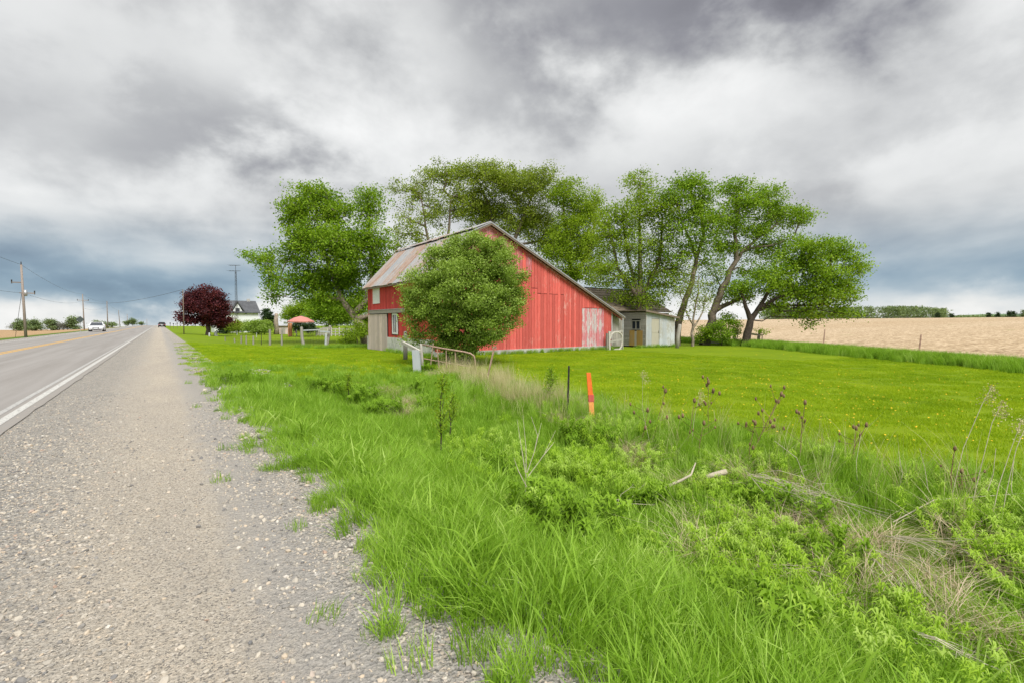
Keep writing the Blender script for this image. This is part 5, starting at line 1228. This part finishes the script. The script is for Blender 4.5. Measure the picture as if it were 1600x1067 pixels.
tall = [proto('grass_tuft', blades(50, .10, .10, .34, .0075, .75, 100 + q), M['grass_tall']) for q in range(5)]
shortt = [proto('grass_tuft', blades(60, .12, .07, .20, .006, .5, 120 + q), M['grass_tall']) for q in range(4)]
lawnp = [proto('lawn_patch', blades(420, .38, .025, .065, .008, .6, 140 + q, (.1, 0), 2), M['grass_lawn']) for q in range(4)]
broad = [proto('broad_blades', blades(9, .05, .2, .42, .014, .95, 160 + q), M['grass_tall']) for q in range(4)]
# tall roadside grass: dense band right beside the gravel, thinning towards the ditch
A = rnd_xy(.4, 3.6, -2, 5, 125); B = rnd_xy(.4, 3.6, 5, 11, 70)
A = np.concatenate([A, B]); e = A[:, 0] - edge_x(A[:, 1]); keep = (e > 0) & (rng.random(len(A)) < np.clip(.45 + e * 1.8, 0, 1) * np.clip(1.25 - .25 * (A[:, 0] - 2.4), .35, 1)) & infront(A)
A = A[keep]; scatter('tall_grass', A, tall, np.clip(.5 + (A[:, 0] - edge_x(A[:, 1])) * .7, .45, .84) * (1 - .35 * sst(A[:, 1], 4, 10)), 'tall bright green grass along the gravel edge in the foreground', 'grass', seed=2)
B = rnd_xy(1.2, 3.4, -1, 8, 16); B = B[(B[:, 0] > edge_x(B[:, 1]) + .15) & infront(B)]
scatter('broad_grass', B, broad, .95, 'broad arching grass blades among the roadside grass', 'grass', seed=3)
C = np.concatenate([rnd_xy(2.2, 7.2, -4, 9, 46), rnd_xy(.6, 8.0, 7, 19, 26)]); C = C[infront(C) & (C[:, 0] > edge_x(C[:, 1]) + .1)]
nz = noise2(C, 1.1); keep = rng.random(len(C)) < np.clip(.75 + .5 * nz, .2, 1) * (1 - .6 * sst(C[:, 1], 14, 18) * sst(C[:, 0], 2, 4)); C = C[keep]
scatter('rough_grass', C, shortt, 1.35 + .35 * noise2(C, .9, 3) - .5 * sst(C[:, 1], 11, 18), 'rough green grass filling the ditch and bank', 'grass', seed=4)
# fringe of small tufts creeping into the gravel
D = rnd_xy(.2, 1.9, -1, 30, 22); e = D[:, 0] - edge_x(D[:, 1]); D = D[(e > -.38) & (e < .3) & (noise2(D, 2.2, 5) > -.1) & (rng.random(len(D)) < np.clip(.5 + e, .1, 1))]
scatter('edge_tufts', D, shortt, .75, 'small grass tufts creeping over the gravel edge', 'grass', seed=5)
# mown lawn
E = np.concatenate([rnd_xy(.8, 24, 10, 40, 6.0), rnd_xy(6.4, 36, -9, 10, 6.0)])
E = E[infront(E) & (field_d(E[:, 0], E[:, 1]) < -.2) & (E[:, 0] > edge_x(E[:, 1]) + .1) & ~((E[:, 0] < 7.2) & (E[:, 1] < 14))]
ins = (E[:, 0] > X0 - .1) & (E[:, 0] < X1 + .1) & (E[:, 1] > Y0 - .1) & (E[:, 1] < Y1); E = E[~ins & (np.hypot(E[:, 0], E[:, 1]) < 30 + 16 * rng.random(len(E)))]
scatter('lawn_grass', E, lawnp, 1.0, 'mown bright green lawn around the barn', 'lawn', seed=6, tilt=.03)
# leafy weeds
wd_ = [proto('weed', weed(200 + q), M['weed']) for q in range(6)]; wdd = [proto('dark_weed', weed(220 + q, 8, .26, 40, .10, .011), M['weed_dark']) for q in range(3)]
Fp = rnd_xy(2.0, 6.6, -2, 7.5, 26); nz = noise2(Fp, 1.3, 7)
dens = np.clip(.38 + nz * .9, 0, 1) * sst(Fp[:, 0] + Fp[:, 1] * -.12, 1.9, 3.0) * (1 - .85 * sst(Fp[:, 1], 3.6, 7)); Fp = Fp[(rng.random(len(Fp)) < dens) & infront(Fp)]
scatter('leafy_weeds', Fp, wd_, .72, 'bright leafy weeds covering the ditch in the right foreground', 'weeds', seed=7)
def patch(name, spots, protos, dens, label, cat, scale=1, seed=1, tilt=.12, dz=-.01):
    r = np.random.default_rng(seed); out = []
    for (u, v, rad) in spots:
        p = gp(u, v)[0]; n = max(3, int(dens * rad * rad * pi)); a = r.random(n) * 2 * pi; q = rad * np.sqrt(r.random(n)); out.append(np.column_stack([p.x + q * np.cos(a), p.y + q * np.sin(a)]))
    return scatter(name, np.concatenate(out), protos, scale, label, cat, dz, tilt, seed=seed)
patch('dark_weeds', [(605, 650, .45), (655, 612, .3), (667, 640, .3), (500, 612, .3), (540, 618, .25), (665, 580, .35), (570, 628, .25), (880, 820, .25), (1010, 800, .2), (860, 850, .3), (960, 850, .22), (1290, 900, .25), (790, 745, .3), (1195, 1000, .35), (905, 700, .3), (1215, 790, .35), (350, 600, .3)],
      wdd, 10, 'clumps of darker leafy weeds dotted over the rough grass', 'weeds', 1.05, 8)
drytall = [proto('dry_tuft', blades(36, .12, .35, .85, .004, .35, 300 + q, (.15, -.05)), M['dry']) for q in range(4)]
drymat = [proto('dead_mat', blades(70, .16, .12, .4, .004, 1.9, 320 + q, (.5, -.3)), M['dry_pink']) for q in range(4)]
patch('dry_grass', [(762, 610, .6), (790, 622, .6), (815, 628, .6), (840, 635, .55), (775, 600, .6), (862, 640, .4), (740, 600, .5), (735, 585, .5), (700, 582, .5)], drytall, 24, 'tall pale dry grass standing between the gate and the steel post', 'dry grass', .85, 9)
patch('dead_grass', [(603, 620, .35), (628, 635, .4), (640, 655, .35), (690, 590, .4), (885, 660, .3), (915, 675, .3), (970, 700, .3), (1000, 720, .25), (900, 640, .3), (1150, 752, .25), (1185, 765, .3), (1225, 775, .3), (1270, 800, .3), (1310, 820, .25), (1075, 770, .12), (1240, 850, .12), (1180, 870, .15), (1340, 940, .2), (1440, 1000, .25), (1560, 1040, .25), (1020, 730, .25), (1500, 1000, .25), (1380, 860, .2), (1160, 830, .2), (1330, 880, .25), (1480, 930, .2), (1250, 950, .2), (1400, 910, .2), (1560, 900, .2), (1100, 850, .12), (1090, 900, .12), (1530, 850, .2)],
      drymat, 17, 'flattened dead brown grass in patches along the fence line', 'dead grass', .9, 10, dz=.03)
fringe = [proto('wispy_tuft', blades(14, .10, .4, .95, .0035, .5, 340 + q, (.1, 0)), M['dry']) for q in range(4)]
Fr = rnd_xy(5.4, 7.0, .3, 8, 8.0); Fr = Fr[infront(Fr)]
scatter('wispy_grass', Fr, fringe, .8, 'thin wispy dry stems along the fence line on the right', 'dry grass', seed=11)
greenf = [proto('bank_tuft', blades(50, .14, .3, .65, .006, .4, 350 + q), M['grass_tall']) for q in range(3)]
Gf = rnd_xy(5.6, 7.0, -4, 13, 12); Gf = Gf[infront(Gf)]
scatter('bank_grass', Gf, greenf, .75, 'longer green grass growing along the old fence line', 'grass', seed=12)
# long grass on the field boundary, round the tree feet and the barn foot
r = np.random.default_rng(3); n = 3600; t = r.uniform(-.35, 1.0, n); bx = 26 + 11 * t; by = 3.4 + 15.4 * t; o_ = r.normal(-.3, .45, n)
L1 = np.column_stack([bx + .814 * o_, by - .582 * o_]); t = r.uniform(0, 1, 1500); o_ = r.normal(-.4, .5, 1500)
L2 = np.column_stack([37 + 5 * t + .949 * o_, 18.8 + 15 * t - .316 * o_])
bankp = [proto('field_edge_tuft', blades(60, .22, .3, .62, .012, .4, 360 + q), M['grass_tall']) for q in range(3)]
scatter('field_edge_grass', np.concatenate([L1, L2]), bankp, .85, 'strip of long grass between the lawn and the stubble field', 'grass', seed=13)
footp = np.concatenate([np.column_stack([r.uniform(X0, X1 + .8, 380), Y0 - np.abs(r.normal(.05, .18, 380)) - .08]), np.column_stack([X0 - np.abs(r.normal(.05, .15, 130)) - .08, r.uniform(Y0, dY0 - .1, 130)]),
                        np.column_stack([r.normal(0, .9, 500) + gp(705, 567)[0].x, r.normal(0, .5, 500) + gp(705, 567)[0].y]), np.column_stack([r.uniform(SX - 1.5, SX2 + .3, 90), SY - np.abs(r.normal(0, .1, 90)) - .1]),
                        np.column_stack([r.normal(0, 1.3, 500) + gp(545, 543)[0].x, r.normal(0, .35, 500) + gp(545, 543)[0].y]), np.column_stack([r.normal(0, .35, 60) + gp(475, 543)[0].x, r.normal(0, .3, 60) + gp(475, 543)[0].y])])
scatter('wall_foot_grass', footp, greenf, .5, 'longer grass along the foot of the barn walls and fence', 'grass', seed=14)
# dandelions
flower = MB(); flower.add([(.024 * math.cos(a), .024 * math.sin(a), .0) for a in np.linspace(0, 2 * pi, 8)[:-1]] + [(0, 0, .014)], [(i, (i + 1) % 7, 7) for i in range(7)])
fme = bpy.data.meshes.new('dandelion'); fme.from_pydata(flower.v, [], flower.f); fme.materials.append(M['yellow']); fob = bpy.data.objects.new('dandelion', fme)
dn = []
for (u, v, rx, n) in ((1290, 620, 2.2, 190), (1180, 600, 2.2, 110), (1060, 590, 2.6, 90), (600, 575, 1.8, 90), (540, 570, 2.5, 90), (480, 558, 3, 80), (1400, 600, 3, 110), (1330, 650, 1.6, 60), (1450, 660, 1.8, 50), (950, 570, 3, 80), (1150, 560, 4, 120), (850, 580, 1.8, 60), (1060, 640, 1.6, 30), (1250, 580, 3, 80), (680, 590, 1.3, 30), (1520, 640, 2, 40)):
    p = gp(u, v)[0]; dn.append(np.column_stack([r.normal(p.x, rx, n), r.normal(p.y, rx, n)]))
dn = np.concatenate(dn); dn = dn[rng.random(len(dn)) < .65]; dn = dn[(field_d(dn[:, 0], dn[:, 1]) < -.5) & ((dn[:, 0] > 6.5) | (dn[:, 1] > 14))]
scatter('dandelions', dn, [fob], .58, 'yellow dandelion flowers dotted over the lawn', 'flowers', dz=.06, tilt=.25, seed=15)
# loose stones on the shoulder
def stone(seed):
    r = np.random.default_rng(seed); import bmesh
    bm = bmesh.new(); bmesh.ops.create_icosphere(bm, subdivisions=1, radius=1.0)
    sx, sy, szz = r.uniform(.8, 1.3), r.uniform(.7, 1.1), r.uniform(.45, .75)
    for v in bm.verts: k = r.uniform(.75, 1.15); v.co = Vector((v.co.x * sx * k, v.co.y * sy * k, v.co.z * szz * k))
    me = bpy.data.meshes.new('stone'); bm.to_mesh(me); bm.free(); me.materials.append(M['stone']); return bpy.data.objects.new('stone', me)
st_ = [stone(q) for q in range(6)]
P1 = rnd_xy(-1.75, -.15, -.5, 12, 1500); P1 = P1[rng.random(len(P1)) < np.clip(1.15 - (P1[:, 0] + 1.5) * .6, .12, 1) * np.clip(1.3 - P1[:, 1] * .12, .15, 1)]
P2 = rnd_xy(-1.3, 1.1, .3, 8, 800); P2 = P2[rng.random(len(P2)) < np.clip(.16 + np.abs(P2[:, 0] + .1) * .35 + .25 * noise2(P2, 1.6, 2), .04, 1)]
P3 = rnd_xy(.35, 1.7, .3, 10, 1000); P3 = P3[rng.random(len(P3)) < .55]
PS = np.concatenate([P1, P2, P3]); PS = PS[infront(PS, -58, 58)]
o = scatter('loose_gravel', PS, st_, rng.choice([.0045, .0075, .011, .017], len(PS), p=[.40, .36, .19, .05]), 'loose grey and tan stones scattered over the gravel shoulder', 'gravel', dz=.0, tilt=.5, seed=16)
me = o.data; co = np.zeros(len(PS) * 3, np.float32); me.vertices.foreach_get('co', co); co = co.reshape(-1, 3); co[:, 2] = np.where(co[:, 0] < .9, .001, co[:, 2] + .012); me.vertices.foreach_set('co', co.ravel())
# pale stones breaking through the bank
patch('bank_stones', [(404, 580, .35), (412, 585, .3), (432, 597, .3), (440, 603, .3), (300, 560, .3), (318, 580, .3), (340, 610, .3), (365, 640, .25), (400, 680, .25), (290, 545, .4)], st_, 110, 'pale stones showing through the grass of the bank', 'gravel', .03, 17, .4, .03)

# ------------------------------------------------------------------ single plants
def teasel(u, v, u1, v1, n, label, spread=26, seed=0, headpx=3.4):
    r = random.Random(seed); p, d = gp(u, v); t = at(u1, v1, d); root = empty('teasel', p, label, 'dry plant', 'dry teasel plants along the fence line')
    m = p.lerp(t, .5) + Vector((r.uniform(-.03, .03), r.uniform(-.03, .03), 0))
    MB().tube([p - Vector((0, 0, .03)), m, t], [.006, .005, .0035], 4).build('stem', M['seed'], root)
    def head(c, s, ax=Vector((0, 0, 1))):
        MB().tube([c - ax * s * 1.1, c - ax * s * .5, c + ax * s * .3, c + ax * s * 1.1], [s * .3, s * .62, s * .6, s * .2], 6).build('seed_head', M['seed'], root, True)
    head(t, headpx * d / FPX * 1.1)
    for q in range(n):
        f = r.uniform(.35, .95); a = p.lerp(t, f); e = a + _R * r.uniform(-1, 1) * spread * d / FPX + Vector((_F.x, _F.y, 0)) * r.uniform(-.15, .15) + Vector((0, 0, r.uniform(.06, .24) * (t - p).length))
        MB().tube([a, a.lerp(e, .5) - Vector((0, 0, .01)), e], [.0035, .003, .002], 3).build('branch', M['seed'], root)
        head(e, headpx * d / FPX * r.uniform(.6, 1))
for q, a in enumerate(((1162, 735, 1221, 615, 12, 'densest dark teasel leaning right left of the lawn middle'), (1170, 740, 1180, 660, 7, 'dark teasel leaning left of the densest one'), (1250, 730, 1258, 628, 6, 'upright teasel with a pair of heads at its top'), (1108, 690, 1107, 596, 8, 'teasel with the highest heads right of the orange stake'),
                       (1072, 700, 1085, 625, 4, 'thin teasel between the orange stake and the dense teasels'), (1090, 715, 1100, 660, 4, 'short teasel before the thin one'), (1320, 735, 1354, 663, 3, 'slanting teasel right of the upright pair'), (1325, 740, 1338, 668, 2, 'small slanting teasel beside it'),
                       (1492, 790, 1492, 700, 5, 'teasel with dark heads near the right edge'), (1500, 780, 1503, 735, 2, 'short teasel at the right edge'), (1000, 700, 1012, 640, 4, 'faint teasel right of the orange stake'), (1020, 690, 1040, 610, 3, 'tall faint teasel near the orange stake'))):
    teasel(*a, seed=q)
def reed(u, v, pts, label, seed=0, plume=True, r0=.0032):
    r = random.Random(seed); p, d = gp(u, v); root = empty('dry_reed', p, label, 'dry reed', 'tall dry reeds')
    P = [p - Vector((0, 0, .03))] + [at(a, b, d) for a, b in pts]
    MB().tube(P, [r0 * (1 - .6 * k / len(P)) for k in range(len(P))], 4).build('stem', M['stick'], root)
    if plume:
        t = P[-1]; dr = (P[-1] - P[-2]).normalized(); rr_ = np.random.default_rng(seed)
        n = 110; f = rr_.random(n); C_ = np.array(t)[None] + np.outer(f * -.16, np.array(dr)) + rr_.normal(0, .016, (n, 3)) * (1 + 1.2 * f[:, None]) + np.outer(f * .05, np.array(_R)) 
        V, F, var = leaf_cloud(C_, 2, .012, .013, 1, 0, rr_); V = V - np.array(root.location)
        tag(link_mesh('plume', np_mesh('plume', V, F, M['dry'], False, var), None, root), kind='stuff')
for q, (u, v, pts, lb, pl_) in enumerate((
    (1480, 800, [(1505, 700), (1535, 630), (1550, 603)], 'tall arching reed with the highest plume at the right', True), (1512, 815, [(1530, 740), (1550, 660), (1566, 628)], 'second arching reed with a plume just below the highest', True),
    (1545, 830, [(1560, 760), (1580, 700), (1597, 655)], 'reed rising out of the right edge of the picture', True), (1560, 840, [(1572, 770), (1588, 700), (1605, 660)], 'reed close behind the one at the right edge', False),
    (1018, 700, [(1004, 640), (1004, 580)], 'reed with a fluffy plume right of the orange stake', True), (1080, 700, [(1085, 650), (1095, 612)], 'reed with a pale plume left of the dense teasels', True),
    (1340, 760, [(1338, 720), (1345, 680)], 'thin bare reed left of the slanting teasels', False), (1455, 790, [(1445, 730), (1437, 700)], 'bent pale reed between the teasels at the right', False),
    (1290, 755, [(1298, 720), (1305, 690)], 'thin bare reed before the upright teasel', False), (1530, 800, [(1552, 740), (1556, 700)], 'short bare reed at the right edge', False), (1590, 820, [(1580, 760), (1585, 710)], 'bare reed farthest right', False), (1400, 780, [(1410, 740), (1404, 705)], 'thin bare reed in the middle of the right fence line', False))):
    reed(u, v, pts, lb, q, pl_)
def sapling(u, v, u1, v1, label, leaves=True, seed=0, rb=.012, mat='elder', n=26, spread=.16, lsz=.05, name='sapling'):
    r = np.random.default_rng(seed); p, d = gp(u, v); t = at(u1, v1, d); root = empty(name, p, label, 'sapling', None); b = MB(); H = (t - p).length; tips = []
    b.tube([p - Vector((0, 0, .03)), p.lerp(t, .33) + Vector(r.normal(0, .015, 3)), p.lerp(t, .66) + Vector(r.normal(0, .02, 3)), t], [rb, rb * .8, rb * .55, rb * .3], 5)
    for q in range(n):
        f = r.uniform(.3, 1); a = p.lerp(t, f); an = r.random() * 2 * pi; L = spread * H * (1.25 - f) * r.uniform(.6, 1.3)
        e = a + Vector((math.cos(an) * L * .8, math.sin(an) * L * .8, L * 1.0)); b.tube([a, e], [rb * .3, rb * .15], 3); tips += [a.lerp(e, x) for x in (.4, .7, 1)]
    b.build('stem', M['bark_dark' if leaves else 'stick'], root)
    if leaves:
        V, F, var = leaf_cloud(np.array([tuple(x) for x in tips]), 6, .04, lsz * .6, 1, .5, r); link_mesh('foliage', np_mesh('foliage', V - np.array(p), F, M[mat], False, var), None, root)
    return root
sapling(688, 722, 693, 588, 'tallest leafy sapling standing in the rough grass before the gate', seed=1, n=34)
sapling(701, 690, 710, 612, 'shorter leafy sapling right beside the tallest one', seed=2, n=22)
sapling(541, 628, 545, 586, 'small leafy sapling at the lawn edge left of the dead grass', seed=3, n=20)
sapling(858, 640, 862, 575, 'blurred leafy sapling left of the steel post', seed=4, n=34, spread=.2, mat='maple')
bs = sapling(822, 800, 822, 740, 'bare pale sapling with whip like branches in the middle foreground', False, 5, .007, n=0, name='bare_sapling')
pB, dB_ = gp(822, 800)
for q, pts in enumerate(([(822, 742), (835, 705), (846, 660)], [(822, 745), (815, 700), (808, 655)], [(822, 742), (822, 700), (817, 648)], [(824, 745), (850, 710), (868, 672)], [(823, 760), (810, 735), (803, 715)], [(835, 705), (840, 680), (830, 650)], [(846, 715), (862, 695), (866, 690)])):
    MB().tube([at(a, b, dB_ + (q % 3 - 1) * .03) for a, b in pts], [.005, .0035, .0015], 4).build('branch', M['stick'], bs)
for q, (pts, rad, lb) in enumerate((([(1030, 764), (1048, 757), (1066, 749), (1080, 741), (1087, 722)], .016, 'bleached crooked branch lying on the weeds'), ([(1104, 745), (1118, 741), (1135, 736)], .03, 'short pale broken log end lying right of the crooked branch'))):
    d = gp(*pts[0])[1] * .95 - .15; o = MB().tube([at(a, b, d) for a, b in pts], [rad, rad * 1.1, rad] if len(pts) == 3 else [rad, rad * 1.1, rad * .9, rad * .7, rad * .35], 6).build('dead_branch', M['stick'], None, True); tag(o, lb, 'dead branch')
# fallen pale stalks: bundles on the weeds
for q, (a, b, n, lb) in enumerate((((1165, 745), (1380, 812), 26, 'long bundle of bleached fallen stalks across the right foreground'), ((1380, 835), (1540, 862), 12, 'fan of pale fallen stalks on the weeds at the right'), ((1365, 862), (1450, 935), 14, 'pale broom shaped dry stalk lying toward the lower right'), ((960, 788), (1030, 782), 5, 'small pale fallen twig in the weeds'), ((1180, 880), (1300, 905), 6, 'few brown fallen stalks in the ditch'), ((1420, 990), (1560, 1045), 8, 'brown fallen stalks at the lower right corner'))):
    r2 = np.random.default_rng(q + 40); d0 = gp(*a)[1] * .95 - .14; d1 = gp(*b)[1] * .95 - .14; m = MB()
    for k in range(n):
        A_ = at(a[0] + r2.normal(0, 9), a[1] + r2.normal(0, 5), d0 * r2.uniform(.98, 1.02)); B_ = at(b[0] + r2.normal(0, 40), b[1] + r2.normal(0, 15), d1 * r2.uniform(.95, 1.02)); L_ = (B_ - A_).length
        B_ = A_.lerp(B_, r2.uniform(.45, 1.05)); M_ = A_.lerp(B_, r2.uniform(.3, .6)) + Vector(r2.normal(0, .035, 3)) * L_ + Vector((0, 0, .03)); M2 = M_.lerp(B_, .55) + Vector(r2.normal(0, .025, 3)) * L_
        m.tube([A_.lerp(M_, r2.uniform(0, .5)), M_, M2, B_], [.003, .0026, .002, .0008], 3)
        for _k in range(3):
            s0 = M2.lerp(B_, r2.uniform(0, .8)); m.tube([s0, s0 + (B_ - M2) * .35 + Vector(r2.normal(0, .05, 3)) * L_], [.0014, .0006], 3)
    tag(m.build('fallen_stalks', M['stick']), lb, 'dry stalks', 'fallen dry stalks', 'stuff')
for q, (a, m_, b, lb) in enumerate((((1266, 768), (1245, 715), (1210, 688), 'single pale stalk arching left above the fallen bundle'), ((1230, 800), (1190, 765), (1162, 730), 'straight pale stalk left of the arching one'), ((1395, 815), (1460, 780), (1600, 770), 'long pale stalk slanting to the right edge'), ((1305, 800), (1285, 760), (1275, 735), 'short pale stalk leaning left near the bundle'), ((1060, 722), (1080, 735), (1098, 750), 'thin pale stalk above the crooked branch'))):
    d = gp(*a)[1] - .1; o = MB().tube([at(*a, d), at(*m_, d), at(*b, d)], [.005, .004, .002], 4).build('dry_stalk', M['stick'], None); tag(o, lb, 'dry stalk')
print('done', len(bpy.data.objects))
